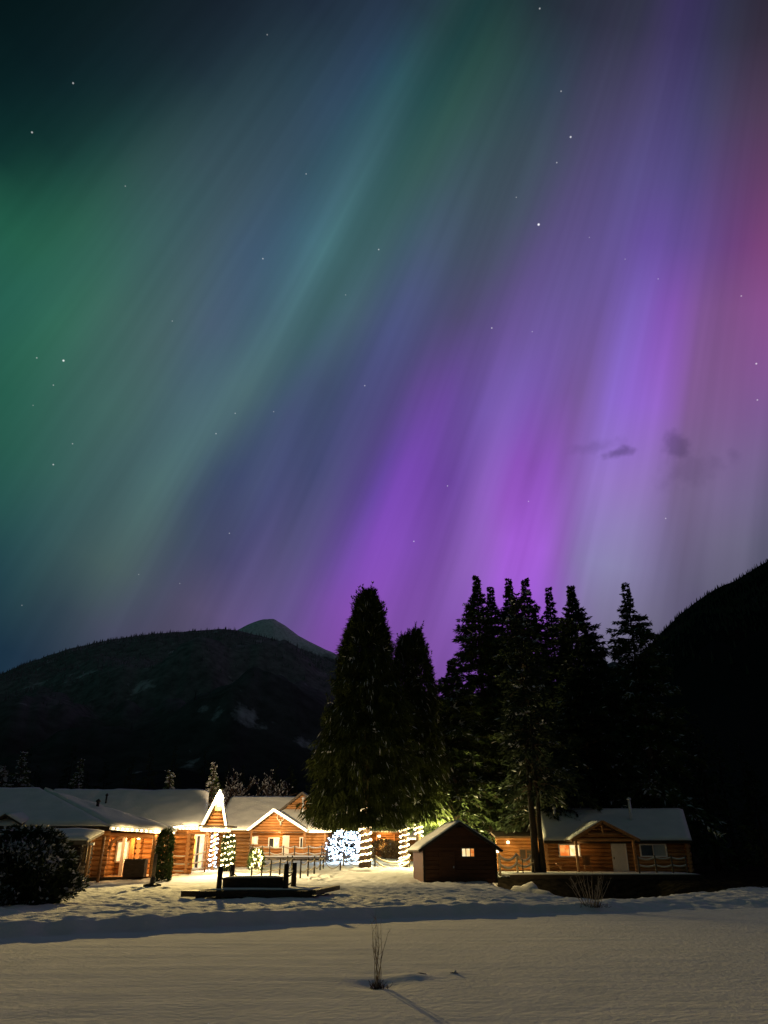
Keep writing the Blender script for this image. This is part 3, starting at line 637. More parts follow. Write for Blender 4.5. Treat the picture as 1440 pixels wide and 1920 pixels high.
def string_lights(label, path, spacing=0.25, mat=BULB, r=0.06, group=None, lights=(), drop=0.0, jitter=0.0, cable=True, name='string_lights'):
    path = [Vector(p) for p in path]
    root = thing(name, label, 'string lights', path[0], group)
    if cable: MB().tube(path, 0.018, 4).build('cable', CABLE, root)
    me = bulb_mesh(mat, r); acc = spacing * 0.5
    for a, b in zip(path[:-1], path[1:]):
        L = (b - a).length; s = acc
        while s < L:
            p = a.lerp(b, s / L) + Vector((random.uniform(-jitter, jitter), random.uniform(-jitter, jitter), -drop + random.uniform(-jitter, jitter)))
            o = bpy.data.objects.new('bulb', me); link(o, root, p); o.rotation_euler = (random.uniform(-.5, .5), random.uniform(-.5, .5), random.uniform(0, 3))
            s += spacing
        acc = s - L
    for (p, pw, c) in lights: point_light(root, p, pw, c)
    return root

V3 = lambda x, y, z: Vector((x, y, z))

# ================================================================== LODGE WITH HIP ROOF (left)
A = thing('log_lodge', 'dark hip roofed log lodge with a glowing orange porch', 'lodge', (-22, 52, 0.3))
zE = 3.28
fl, fr, rc, bk, ap, apl = V3(-40, 47.0, zE), V3(-16.4, 48.0, zE), V3(-13.25, 51.0, 3.08), V3(-15.5, 60, 3.2), V3(-22.9, 53, 5.6), V3(-40, 53, 5.6)
roof(A, [fl, fr, ap, apl], fascia=DARKW)
roof(A, [fr, rc, ap, ap], fascia=WHITE)
roof(A, [rc, bk, ap, ap])
log_wall(A, (-34, 49.2), (-17.9, 49.2), 0.3, 3.0, 0.29, over=0.1)
log_wall(A, (-17.9, 49.0), (-16.75, 49.35), 0.3, 3.05, 0.3, over=0.0)
log_wall(A, (-17.6, 48.5), (-17.6, 53.2), 0.3, 3.0, 0.3, over=0.35)                # cross wall whose log ends show
log_wall(A, (-17.6, 53.3), (-12.9, 54.6), 0.55, 3.0, 0.34, over=0.1)                # back wall of the porch
log_wall(A, (-16.05, 53.1), (-16.05, 54.4), 0.55, 3.0, 0.34, over=0.1)
log(A, (-17.6, 49.3, 2.86), (-13.5, 51.2, 2.74), 0.26)
log(A, (-17.6, 50.9, 2.92), (-13.3, 52.4, 2.82), 0.2)
m = MB(); m.slab([(-17.5, 48.9, 0.52), (-13.6, 50.6, 0.52), (-13.0, 54.4, 0.52), (-17.5, 53.3, 0.52)], 0.2); m.build('porch_floor', FLOORW, A)
MB().bar((-17.5, 48.86, 0.36), (-13.5, 50.56, 0.36), 0.06, 0.3).build('floor_edge', DARKW, A)
for (x, y, d) in ((-14.15, 49.9, 0.24), (-13.45, 50.5, 0.2)):
    log(A, (x, y, 0.5), (x, y, 2.85), d, name='post')
MB().bar((-16.55, 51.6, 0.5), (-16.55, 51.6, 2.8), 0.22, 0.14).build('white_post', WHITE, A)
MB().bar((-16.1, 51.9, 0.5), (-16.1, 51.9, 2.8), 0.2, 0.2).build('square_post', BOARD, A)
# arched brace at the corner of the opening
m = MB(); m.tube([V3(-16.72, 49.38, 2.0), V3(-16.62, 49.42, 2.4), V3(-16.35, 49.55, 2.66), V3(-15.9, 49.75, 2.8)], 0.1, 8); m.build('brace', LOG, A)
window(A, (-17.1, 53.2, 1.9), (1, 0.25, 0), 0.7, 1.2, PANE_WARM, 1, 0, 0.2)
window(A, (-14.6, 53.95, 1.85), (1, 0.27, 0), 0.9, 1.1, PANE_ORANGE, 1, 0, 0.24)
point_light(A, (-15.6, 51.4, 2.45), 320, ORANGE, 0.15)
point_light(A, (-14.0, 51.9, 2.4), 130, ORANGE, 0.15)
MB().tube([V3(-15.6, 51.4, 2.62), V3(-15.6, 51.4, 2.8)], [0.09, 0.05], 8).build('porch_lamp', BULB, A)
log_wall(A, (-13.2, 54.5), (-15, 60), 0.6, 3.0, 0.3)
stove_pipe(A, survey(180, 1531, 51.4) - V3(0, 0, 0.35), 1.25, 0.1, BLACK)
# small snow covered dormer low on the dark roof
dm = survey(25, 1535, 48.6)
roof(A, [V3(dm.x - 0.9, 47.4, 3.4), V3(dm.x - 0.9, 49.6, 3.9), V3(dm.x, 49.9, 4.15), V3(dm.x, 47.4, 3.95)], 0.1, 0.1, name='dormer_roof')
roof(A, [V3(dm.x, 47.4, 3.95), V3(dm.x, 49.9, 4.15), V3(dm.x + 1.1, 49.6, 3.9), V3(dm.x + 1.1, 47.4, 3.4)], 0.1, 0.1, name='dormer_roof')
string_lights('row of round warm bulbs along the eave over the glowing lodge porch', [fr + V3(0.16, -0.26, -0.12), rc + V3(0.12, -0.22, -0.12)], 0.31, BULB, 0.075,
              lights=[(V3(-15.4, 48.4, 3.0), 40, WARM), (V3(-14.0, 49.8, 2.95), 40, WARM)])
sb = thing('storage_chest', 'dark storage chest standing at the edge of the lodge porch', 'chest', (-15.0, 49.9, 0.52))
m = MB(); c = survey(252, 1625, 49.7)
m.box((c.x, 49.95, 0.98), (1.25, 0.6, 0.92)); m.build('body', DARKW, sb)
MB().box((c.x, 49.95, 1.475), (1.33, 0.68, 0.06)).build('lid', GREYW, sb)

# ================================================================== SMALL SHELTER by the bush
S = thing('garden_shelter', 'small dark lean-to shelter with a window glowing to imitate a reflection beside the snowy bush', 'shelter', (-17.6, 44.8, 0.3))
roof(S, [V3(-20.4, 43.8, 2.45), V3(-16.05, 43.8, 2.45), V3(-16.05, 46.2, 2.95), V3(-20.4, 46.2, 2.95)], 0.12, 0.16, fascia=GREYW)
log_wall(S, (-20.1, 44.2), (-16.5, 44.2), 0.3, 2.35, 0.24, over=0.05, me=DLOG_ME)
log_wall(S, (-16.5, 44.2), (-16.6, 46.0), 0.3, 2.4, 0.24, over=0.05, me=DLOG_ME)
window(S, (-16.52, 44.9, 1.75), (-0.05, 1, 0), 0.75, 0.85, PANE_GOLD, 0, 2, 0.2, GREYW)  # glowing pane stands in for a reflection in the window
log(S, (-15.95, 44.0, 0.3), (-15.95, 44.0, 2.4), 0.16, name='post')
log(S, (-15.95, 46.0, 0.3), (-15.95, 46.0, 2.7), 0.16, name='post')
MB().box((-15.8, 43.85, 2.28), (0.22, 0.14, 0.12)).build('rafter_end', WHITE, S)

# ================================================================== LONG LODGE with steep entrance gable
B = thing('long_lodge', 'long snow roofed log lodge with a steep lit entrance gable and glass doors', 'lodge', (-15, 60, 0.7))
yE, zB = 57.6, 3.55
roof(B, [V3(-27, yE, zB), V3(-12.75, yE, zB), V3(-14.2, 64, 6.25), V3(-27, 64, 6.25)], 0.16, 0.28, fascia=WHITE)
roof(B, [V3(-15.8, 70, 3.6), V3(-27, 70, 3.6), V3(-27, 64, 6.25), V3(-14.2, 64, 6.25)], 0.16, 0.2)
dw0, dw1 = 3.62, 4.62
log_wall(B, (-17.5, 58.1), (-12.7, 58.1), 0.72, 3.4, 0.27, openings=[(2.15, 3.2, 1.2, 2.65), (3.55, 4.62, 0.7, 3.02)])
log_wall(B, (-12.75, 58.1), (-15.3, 68), 0.75, 3.4, 0.27)
window(B, (-14.83, 58.1, 1.92), (1, 0, 0), 1.0, 1.38, [PANE_ORANGE, PANE_DARK], 1, 0, 0.14)
window(B, (-13.41, 58.1, 1.9), (1, 0, 0), 1.0, 2.15, [PANE_WARM, PANE_GOLD, PANE_DARK, PANE_WARM], 3, 0, 0.16, WHITE, 0.1, 'glass_door')
for x in (-15.55, -14.08): MB().bar((x, 57.9, 0.8), (x, 57.9, 3.3), 0.16, 0.2).build('wall_post', BOARD, B)
MB().bar((-15.9, 56.9, 3.28), (-14.2, 57.2, 3.5), 0.5, 0.08).build('lower_eave', WHITE, B)
stove_pipe(B, (-21.4, 61.0, 4.95), 0.9, 0.07, BLACK, 'vent_pipe')
# steep entrance gable
apx = V3(-11.74, 56.6, 5.85); gl, gr = V3(-12.82, 56.6, 3.5), V3(-11.12, 56.6, 3.42)
apb, glb, grb = apx + V3(0, 0.75, 0.0), gl + V3(0, 0.75, 0.0), gr + V3(0, 0.75, 0.0)
roof(B, [gl, glb, apb, apx], 0.1, 0.07, name='gable_roof'); roof(B, [grb, gr, apx, apb], 0.1, 0.07, name='gable_roof')
MB().bar(gl, apx, 0.10, 0.16).build('rake_board', WHITE, B); MB().bar(apx, gr, 0.10, 0.16).build('rake_board', WHITE, B)
m = MB(); m.slab([gl + V3(0.1, 0.5, 0), gr + V3(-0.1, 0.5, 0), apx + V3(0, 0.5, -0.25)], 0.08); m.build('gable_panel', BOARD, B)
for k in range(4):
    zz = 3.62 + k * 0.24; f_ = (zz - 3.45) / 2.35
    xa = gl.x + (apx.x - gl.x) * f_ + 0.16; xb = gr.x + (apx.x - gr.x) * f_ - 0.16
    if xb - xa > 0.3: log(B, (xa, 56.98, zz), (xb, 56.98, zz), 0.22)
MB().box((-11.86, 56.9, 4.85), (0.42, 0.06, 0.55)).build('gable_window', make_lit('gable_window_glow', (0.75, 0.75, 0.05), (1.0, 0.9, 0.25), 1.3), B)
MB().bar((-12.9, 56.5, 3.33), (-10.75, 56.5, 3.28), 0.14, 0.28).build('beam', WHITE, B)
MB().slab([(-13.0, 56.3, 3.62), (-10.6, 56.3, 3.55), (-10.6, 58, 3.55), (-13.0, 58, 3.62)], 0.1).build('porch_roof', ROOFW, B)
for x in (-10.9,): log(B, (x, 56.6, gz(x, 56.6)), (x, 56.6, 3.2), 0.2, name='post')
log_wall(B, (-13.0, 60.6), (-10.3, 60.6), gz(-11.5, 60.6), 3.35, 0.27, openings=[(0.9, 1.85, 0.5, 2.9)])
MB().box((-11.62, 60.5, 1.9), (0.95, 0.08, 2.05)).build('entrance_door', BOARD, B)
# lights on the long lodge
GS = string_lights('thick bright string of bulbs outlining the steep entrance gable',
    [gl + V3(-0.05, -0.16, -0.02), apx + V3(0, -0.16, 0.05), gr + V3(0.05, -0.16, -0.02)], 0.125, BULB, 0.075,
    lights=[(V3(-12.0, 56.0, 4.2), 60, WARM)])
string_lights('row of bulbs along the eave left of the steep entrance gable', [V3(-14.7, yE - 0.12, 3.42), V3(-12.85, yE - 0.12, 3.42)], 0.24, BULB, 0.075,
    lights=[(V3(-13.8, 57.0, 3.2), 90, WARM)])
string_lights('short glowing string on the low eave board beside the columnar shrub', [V3(-15.95, 56.62, 3.32), V3(-14.25, 56.92, 3.54)], 0.15, BULB, 0.07,
    lights=[(V3(-15.0, 56.5, 3.2), 90, WARM)])
string_lights('string of bulbs along the beam under the entrance gable', [V3(-12.85, 56.38, 3.3), V3(-10.8, 56.38, 3.25)], 0.16, BULB, 0.08,
    lights=[(V3(-11.8, 56.1, 2.95), 150, WARMW), (V3(-11.6, 57.3, 2.6), 120, WARMW)])
for k in range(46):                                                             # added bulbs imitating the lamp's glare in the tip
    f_ = random.uniform(0.0, 1.0) ** 1.3; z = apx.z - 0.02 - 0.95 * f_; hw = 0.44 * f_ * 0.9
    link(bpy.data.objects.new('bulb', bulb_mesh(BULB, 0.075)), GS, V3(apx.x - 0.03 * f_ + random.uniform(-hw, hw), apx.y - 0.2 + random.uniform(-.05, .05), z))
# floodlight at the tip of the gable: lights the yard and the field
FL = thing('floodlight', 'dazzling floodlight at the tip of the steep entrance gable', 'lamp', apx + V3(0, -0.1, -0.35))
MB().tube([apx + V3(0, 0.0, -0.42), apx + V3(0, -0.16, -0.45)], [0.2, 0.28], 10).build('housing', BLACK, FL)
MB().tube([apx + V3(0, -0.17, -0.45), apx + V3(0, -0.24, -0.46)], [0.3, 0.2], 12).build('lens', BULB_HOT, FL)
sp = bpy.data.lights.new('flood_beam', 'SPOT'); sp.energy = 78000; sp.color = (1.0, 0.70, 0.22); sp.spot_size = R(84); sp.spot_blend = 1.0; sp.shadow_soft_size = 0.16
spo = link(bpy.data.objects.new('flood_beam', sp), FL, apx + V3(0, -0.45, -0.4))
spo.rotation_euler = (Vector((-8.0, 16, 16.0)) - Vector(apx)).to_track_quat('-Z', 'Y').to_euler()
s4 = bpy.data.lights.new('yard_beam', 'SPOT'); s4.energy = 15000; s4.color = (1.0, 0.74, 0.36); s4.spot_size = R(112); s4.spot_blend = 0.8; s4.shadow_soft_size = 0.16
s4o = link(bpy.data.objects.new('yard_beam', s4), FL, apx + V3(0.05, -0.5, -0.5)); s4o.rotation_euler = (Vector((-2.0, 40, 1.5)) - Vector(apx)).to_track_quat('-Z', 'Y').to_euler()
point_light(FL, apx + V3(-0.1, -0.7, -0.2), 260, (1.0, 0.74, 0.42), 0.15)
s2 = bpy.data.lights.new('roof_fill', 'SPOT'); s2.energy = 15000; s2.color = (1.0, 0.72, 0.40); s2.spot_size = R(80); s2.spot_blend = 1.0; s2.shadow_soft_size = 0.15  # added spot, no lamp of its own: brightens the cabin roof behind
s2o = link(bpy.data.objects.new('roof_fill', s2), FL, apx + V3(0.55, 0.0, 0.0)); s2o.rotation_euler = (Vector((-8.5, 80, 9.5)) - Vector(apx)).to_track_quat('-Z', 'Y').to_euler()

# ================================================================== MIDDLE CABIN
C = thing('log_cabin', 'log cabin with bright outlined front gable, antlers and a pale door', 'cabin', (-9.6, 76, 1.3))
zc0 = 1.3
roof(C, [V3(-15.5, 73.4, 3.68), V3(-4.9, 73.4, 3.68), V3(-4.9, 80, 6.75), V3(-15.5, 80, 6.75)], 0.16, 0.28, fascia=WHITE)
roof(C, [V3(-4.9, 86, 3.7), V3(-15.5, 86, 3.7), V3(-15.5, 80, 6.75), V3(-4.9, 80, 6.75)], 0.16, 0.2)
gA, gL, gR = V3(-9.95, 71.9, 5.32), V3(-12.2, 71.9, 3.62), V3(-6.85, 71.9, 3.56)
bA, bL, bR = V3(-9.95, 77.2, 5.4), V3(-12.2, 74.0, 3.75), V3(-6.85, 74.0, 3.75)
roof(C, [gL, bL, bA, gA], 0.14, 0.14, name='gable_roof'); roof(C, [bR, gR, gA, bA], 0.14, 0.14, name='gable_roof')
MB().bar(gL, gA, 0.10, 0.2).build('rake_board', WHITE, C); MB().bar(gA, gR, 0.10, 0.2).build('rake_board', WHITE, C)
log_wall(C, (-14.7, 74.2), (-5.4, 74.2), zc0, 3.6, 0.26, openings=[(2.35, 3.15, 2.5, 3.2), (4.15, 5.1, 2.2, 3.1), (5.4, 6.05, 1.2, 3.3), (7.0, 7.5, 2.2, 3.1)])
log_wall(C, (-5.4, 74.2), (-5.4, 85), zc0, 3.6, 0.26)
log_wall(C, (-14.7, 74.2), (-14.7, 85), zc0, 3.6, 0.26)
for k in range(7):                                                              # logs of the gable triangle
    z = 3.62 + k * 0.23; f_ = (z - 3.6) / 1.72
    xa, xb = gL.x + (gA.x - gL.x) * f_ + 0.2, gR.x + (gA.x - gR.x) * f_ - 0.2
    if xb - xa > 0.3: log(C, (xa, 72.75, z), (xb, 72.75, z), 0.25)
log(C, (-12.0, 72.2, 3.62), (-7.0, 72.2, 3.62), 0.2); log(C, (-11.9, 72.2, zc0), (-11.9, 72.2, 3.6), 0.22, name='post'); log(C, (-7.1, 72.2, zc0), (-7.1, 72.2, 3.6), 0.22, name='post')
window(C, (-11.95, 74.2, 2.85), (1, 0, 0), 0.75, 0.62, PANE_WARM, 0, 0, 0.16)
window(C, (-10.08, 74.2, 2.65), (1, 0, 0), 0.92, 0.8, [PANE_DARK, PANE_WARM], 1, 0, 0.16)
window(C, (-7.45, 74.2, 2.65), (1, 0, 0), 0.48, 0.85, PANE_DARK, 1, 0, 0.16)
dr = MB().box((-8.97, 74.05, 2.28), (0.62, 0.08, 1.96)).build('door', DOORW, C)
MB().box((-8.75, 73.99, 2.2), (0.05, 0.06, 0.12)).build('handle', BLACK, dr)
m = MB()
for s in (-1, 1):                                                               # antlers under the gable
    b0 = V3(-9.35, 72.45, 4.35)
    m.tube([b0, b0 + V3(0.2 * s, -0.06, 0.12), b0 + V3(0.32 * s, -0.1, 0.34), b0 + V3(0.26 * s, -0.12, 0.58)], [0.05, 0.045, 0.04, 0.02], 6)
    m.tube([b0 + V3(0.28 * s, -0.08, 0.26), b0 + V3(0.42 * s, -0.12, 0.42)], [0.035, 0.015], 5)
    m.tube([b0 + V3(0.12 * s, -0.05, 0.08), b0 + V3(0.1 * s, -0.12, 0.28)], [0.035, 0.015], 5)
m.tube([V3(-9.35, 72.6, 4.1), V3(-9.35, 72.45, 4.25), V3(-9.35, 72.4, 4.45)], [0.1, 0.1, 0.06], 8)
tag(m.build('antlers', ANTLER), 'pale pair of antlers hung under the bright cabin gable', 'antlers')
# upper gable behind
uA, uL, uR = V3(-7.95, 76.6, 7.12), V3(-10.1, 76.6, 5.45), V3(-5.7, 76.6, 5.4)
roof(C, [uL, uL + V3(0, 4, 0.1), uA + V3(0, 4, 0.1), uA], 0.13, 0.1, name='upper_gable_roof'); roof(C, [uR + V3(0, 4, 0.1), uR, uA, uA + V3(0, 4, 0.1)], 0.13, 0.1, name='upper_gable_roof')
MB().bar(uL, uA, 0.08, 0.16).build('rake_board', GREYW, C); MB().bar(uA, uR, 0.08, 0.16).build('rake_board', GREYW, C)
for k in range(8):
    z = 5.4 + k * 0.2; f_ = (z - 5.4) / 1.7
    xa, xb = uL.x + (uA.x - uL.x) * f_ + 0.15, uR.x + (uA.x - uR.x) * f_ - 0.15
    if xb - xa > 0.25: log(C, (xa, 77.1, z), (xb, 77.1, z), 0.24)
log(C, (-9.5, 76.7, 5.95), (-6.3, 76.7, 5.93), 0.2)
stove_pipe(C, (-7.7, 75.4, 4.5), 2.0, 0.1)
string_lights('thick bright string of lights outlining the log cabin gable with antlers', [gL + V3(-0.02, -0.14, 0.02), gA + V3(0, -0.14, 0.05), gR + V3(0.02, -0.14, 0.02)], 0.16, BULB, 0.09,
    lights=[(V3(-9.9, 71.3, 4.6), 90, WARM), (V3(-9.6, 73.3, 3.2), 60, ORANGE), (V3(-9.6, 71.6, 3.4), 45, ORANGE)])
string_lights('bright string of lights on the cabin eave left of its gable', [V3(-14.9, 73.2, 3.55), V3(-12.25, 73.2, 3.55)], 0.18, BULB, 0.08,
    lights=[(V3(-13.4, 72.8, 3.3), 50, WARM)])
string_lights('bright string of lights on the cabin eave right of its gable', [V3(-6.8, 73.2, 3.55), V3(-4.8, 73.2, 3.6)], 0.17, BULB, 0.08,
    lights=[(V3(-5.9, 72.8, 3.3), 60, WARM)])
string_lights('short row of bulbs hanging among the cedar branches', [survey(616, 1556, 70), survey(634, 1552, 70), survey(648, 1557, 70), survey(653, 1560, 70)], 0.26, BULB, 0.08)

# ================================================================== FAR CABIN between the lit trunks
Fc = thing('far_cabin', 'small orange lit cabin seen between the light wrapped tree trunks', 'cabin', (0.2, 92, 1.3))
f0 = survey(700, 1576, 92)
log_wall(Fc, (-2.2, 92), (2.2, 92), 1.3, 3.9, 0.28, openings=[(1.6, 2.4, 1.9, 3.4)])
log_wall(Fc, (2.2, 92), (2.2, 97), 1.3, 3.9, 0.28)
roof(Fc, [V3(-2.8, 91.2, 3.9), V3(2.8, 91.2, 3.9), V3(2.8, 95, 6.0), V3(-2.8, 95, 6.0)], 0.14, 0.16, fascia=BOARD)
window(Fc, (-0.2, 92, 2.65), (1, 0, 0), 0.8, 1.2, PANE_GOLD, 1, 0, 0.16, BOARD)
for x in (-0.9, 1.2): log(Fc, (x, 91.3, 1.3), (x, 91.3, 3.8), 0.2, name='post')
point_light(Fc, (0.2, 90.6, 3.3), 160, ORANGE, 0.15)
MB().tube([V3(-0.55, 91.1, 3.4), V3(-0.55, 91.1, 3.6)], 0.16, 8).build('porch_lamp', BULB, Fc)
Fd = thing('grey_cabin', 'low grey snow roofed cabin behind the shed', 'cabin', (4.5, 84, 0.9))
roof(Fd, [V3(2.4, 82.5, 3.2), V3(9.5, 82.5, 3.2), V3(9.0, 86, 5.0), V3(3.2, 86, 5.0)], 0.14, 0.18, fascia=WHITE)
log_wall(Fd, (2.8, 83.2), (9.2, 83.2), 0.6, 3.1, 0.28)
string_lights('faint string of lights on the eave of the grey cabin', [V3(2.4, 82.35, 3.1), V3(5.0, 82.35, 3.1)], 0.22, BULB, 0.07)

# ================================================================== BOARD SHED
SH = thing('board_shed', 'small dark brown board shed with a snowy gable roof and one lit window', 'shed', (4.4, 49, 0.3))
q0 = V3(2.3, 47.0, 0); ex = V3(4.2, 0.42, 0).normalized(); ey = V3(-0.42, 4.2, 0).normalized()
def sp_(u, v, z): return q0 + ex * u + ey * v + V3(0, 0, z)
W_, L_ = 4.2, 4.4; z0, zw, zr = 0.28, 2.12, 3.42
SHB = unit_box(SHEDW, 'board')
nb = 8
for i in range(nb):                                                            # horizontal lap boards, front, with a window opening
    za = z0 + (zw - z0) * i / nb; hh = (zw - z0) / nb; zc_ = za + hh / 2
    segs = [(0, W_)] if not (1.58 < zc_ < 2.1) else [(0, 2.18), (2.98, W_)]
    for (a_, b_) in segs:
        o = place('board', SHB, SH, sp_(a_, 0, zc_), sp_(b_, 0, zc_), 0.05, hh * 1.04); o.rotation_quaternion = o.rotation_quaternion @ Matrix.Rotation(R(9), 3, 'X').to_quaternion()
    for (u) in (0.0, W_):
        place('board', SHB, SH, sp_(u, 0.06, zc_), sp_(u, L_, zc_), 0.05, hh * 1.02)
    place('board', SHB, SH, sp_(0, L_, zc_), sp_(W_, L_, zc_), 0.05, hh * 1.02)
for i in range(6):
    za = zw + (zr - zw) * i / 6; f_ = (i + 0.5) / 6
    for v in (0, L_):
        if f_ < 0.9: place('board', SHB, SH, sp_(W_ / 2 * f_, v, za + 0.1), sp_(W_ - W_ / 2 * f_, v, za + 0.1), 0.05, 0.23)
for u in (0.0, W_):
    MB().bar(sp_(u, -0.05, z0), sp_(u, -0.05, zw), 0.12, 0.06).build('corner_board', DARKW, SH)
ov = 0.35
lE0, lE1 = sp_(-ov, -0.4, zw - 0.14), sp_(-ov, L_ + 0.3, zw - 0.14); rE0, rE1 = sp_(W_ + ov, -0.4, zw - 0.14), sp_(W_ + ov, L_ + 0.3, zw - 0.14)
rg0, rg1 = sp_(W_ / 2, -0.4, zr + 0.08), sp_(W_ / 2, L_ + 0.3, zr + 0.08)
roof(SH, [lE1, lE0, rg0, rg1], 0.1, 0.1); roof(SH, [rE0, rE1, rg1, rg0], 0.1, 0.1)
MB().bar(lE0 - V3(0, 0, 0.06), rg0 - V3(0, 0, 0.06), 0.04, 0.14).build('rake_board', DARKW, SH); MB().bar(rg0 - V3(0, 0, 0.06), rE0 - V3(0, 0, 0.06), 0.04, 0.14).build('rake_board', DARKW, SH)
wc = sp_(2.58, 0, 1.84)
wf = window(SH, wc, ex, 0.76, 0.5, [PANE_WARM, PANE_WARM, PANE_ORANGE], 2, 0, 0.06, GREYW, 0.06)
sd = MB().box(sp_(1.35, -0.05, 1.1), (0.9, 0.06, 1.62), (ex, ey, V3(0, 0, 1))).build('door', SHEDW, SH)
MB().box(sp_(1.7, -0.11, 1.1), (0.05, 0.06, 0.1), (ex, ey, V3(0, 0, 1))).build('handle', METAL, sd)
lp = thing('wall_lamp', 'small white wall lamp at the corner of the board shed', 'lamp', sp_(W_ + 0.12, 0.3, 1.9))
MB().box(sp_(W_ + 0.06, 0.3, 1.98), (0.1, 0.12, 0.14)).build('bracket', BLACK, lp)
MB().tube([sp_(W_ + 0.2, 0.3, 1.86), sp_(W_ + 0.2, 0.3, 2.02)], [0.09, 0.06], 10).build('lamp_glass', BULB, lp)
point_light(lp, sp_(W_ + 0.45, 0.5, 2.05), 170, (1.0, 0.72, 0.3), 0.08)

# ================================================================== RIGHT CABIN
E = thing('deck_cabin', 'low log cabin on a raised deck with metal stove pipe and pale door', 'cabin', (15.5, 58, 0.3))
zd = 0.62
roof(E, [V3(10.9, 55.2, 2.6), V3(21.0, 55.2, 2.6), V3(22.3, 59.4, 4.72), V3(11.3, 59.4, 4.72)], 0.14, 0.14, fascia=DARKW)
roof(E, [V3(21.9, 63.6, 2.6), V3(10.9, 63.6, 2.6), V3(11.3, 59.4, 4.72), V3(22.3, 59.4, 4.72)], 0.14, 0.14)
def ex_(px, y=56.0): return survey(px, 1600, y).x
xl, xr = ex_(1024), ex_(1288)
op = []
for (a_, b_, za, zb) in ((1047, 1088, 1.62, 2.36), (1146, 1173, 0.5, 2.56), (1199, 1250, 1.62, 2.36)): op.append((ex_(a_) - xl, ex_(b_) - xl, za, zb))
log_wall(E, (xl, 56), (xr, 56), zd, 2.6, 0.25, openings=op)
log_wall(E, (xl, 56), (xl, 63), zd, 2.6, 0.25); log_wall(E, (xr, 56), (xr, 63), zd, 2.6, 0.25)
window(E, ((ex_(1047) + ex_(1088)) / 2, 56, 1.98), (1, 0, 0), ex_(1088) - ex_(1047) - 0.1, 0.74, [PANE_ORANGE, PANE_WARM], 1, 0, 0.14, WHITE, 0.08)
window(E, ((ex_(1199) + ex_(1250)) / 2, 56, 1.98), (1, 0, 0), ex_(1250) - ex_(1199) - 0.1, 0.74, [PANE_DARK, PANE_PALE], 1, 0, 0.14, WHITE, 0.08)
d0 = (ex_(1146) + ex_(1173)) / 2
dr = MB().box((d0, 55.9, 1.6), (0.98, 0.08, 1.94)).build('door', DOORW, E)
MB().box((d0 - 0.38, 55.83, 1.5), (0.05, 0.06, 0.14)).build('handle', BLACK, dr)
MB().bar((d0 + 0.5, 55.84, 0.62), (d0 + 0.5, 55.84, 2.56), 0.08, 0.06).build('door_trim', WHITE, E)
pA, pL, pR = V3(14.55, 53.4, 3.78), V3(12.35, 53.4, 2.62), V3(16.9, 53.4, 2.62)
roof(E, [pL, pL + V3(0, 2.2, 0), pA + V3(0, 4.2, 0.05), pA], 0.12, 0.1, name='porch_roof'); roof(E, [pR + V3(0, 2.2, 0), pR, pA, pA + V3(0, 4.2, 0.05)], 0.12, 0.1, name='porch_roof')
MB().bar(pL - V3(0, 0, .05), pA - V3(0, 0, .05), 0.08, 0.18).build('rake_board', BOARD, E); MB().bar(pA - V3(0, 0, .05), pR - V3(0, 0, .05), 0.08, 0.18).build('rake_board', BOARD, E)
log(E, (12.6, 53.6, 2.62), (16.6, 53.6, 2.62), 0.2); log(E, (13.6, 53.6, 2.98), (15.5, 53.6, 2.98), 0.16); log(E, (14.55, 53.6, 2.9), (14.55, 53.6, 3.6), 0.14, name='king_post')
for x in (12.7, 16.5): log(E, (x, 53.6, zd), (x, 53.6, 2.6), 0.2, name='post')
for k in range(5):
    z = 2.7 + k * 0.2; f_ = (z - 2.62) / 1.16
    log(E, (pL.x + (pA.x - pL.x) * f_ + 0.2, 54.4, z), (pR.x + (pA.x - pR.x) * f_ - 0.2, 54.4, z), 0.2)
sp1 = survey(1186, 1547, 57.5); stove_pipe(E, (sp1.x, 57.6, 3.6), 1.75, 0.11)
sp2 = survey(1041, 1540, 58.0); stove_pipe(E, (sp2.x, 58.0, 3.8), 0.95, 0.08)
# annex wall glowing orange at the left end of the deck
log_wall(E, (8.6, 60.3), (11.3, 60.3), zd, 2.9, 0.27)
log_wall(E, (11.4, 60.3), (11.4, 57), zd, 2.7, 0.27)
roof(E, [V3(8.2, 59.6, 2.95), V3(11.6, 59.6, 2.95), V3(11.6, 62, 3.3), V3(8.2, 62, 3.3)], 0.12, 0, name='annex_roof')
window(E, (10.5, 60.3, 1.75), (1, 0, 0), 1.0, 0.7, PANE_DARK, 1, 0, 0.16, BOARD)
point_light(E, (9.3, 57.0, 2.4), 330, (1.0, 0.7, 0.25), 0.12)
MB().tube([V3(9.2, 60.05, 2.45), V3(9.2, 60.05, 2.62)], 0.09, 8).build('porch_lamp', BULB, E)
point_light(E, (13.2, 54.9, 2.45), 14, ORANGE, 0.1)
# deck
dk = MB().slab([(7.7, 50.2, zd), (19.4, 50.2, zd), (19.4, 60.2, zd), (7.7, 60.2, zd)], 0.1).build('deck', GREYW, E)
snow_sheet([(7.75, 50.25, zd), (19.3, 50.25, zd), (19.3, 55.6, zd), (7.75, 55.6, zd)], 0.07, 3.0).build('snow', SNOW, dk)
MB().bar((7.65, 50.14, zd - 0.16), (19.45, 50.14, zd - 0.16), 0.05, 0.26).build('deck_fascia', DARKW, E)
for x in np.arange(8.2, 19.5, 2.1): log(E, (x, 50.5, gz(x, 50.5) - 0.15), (x, 50.5, zd - 0.1), 0.2, DLOG_ME, 'pier')

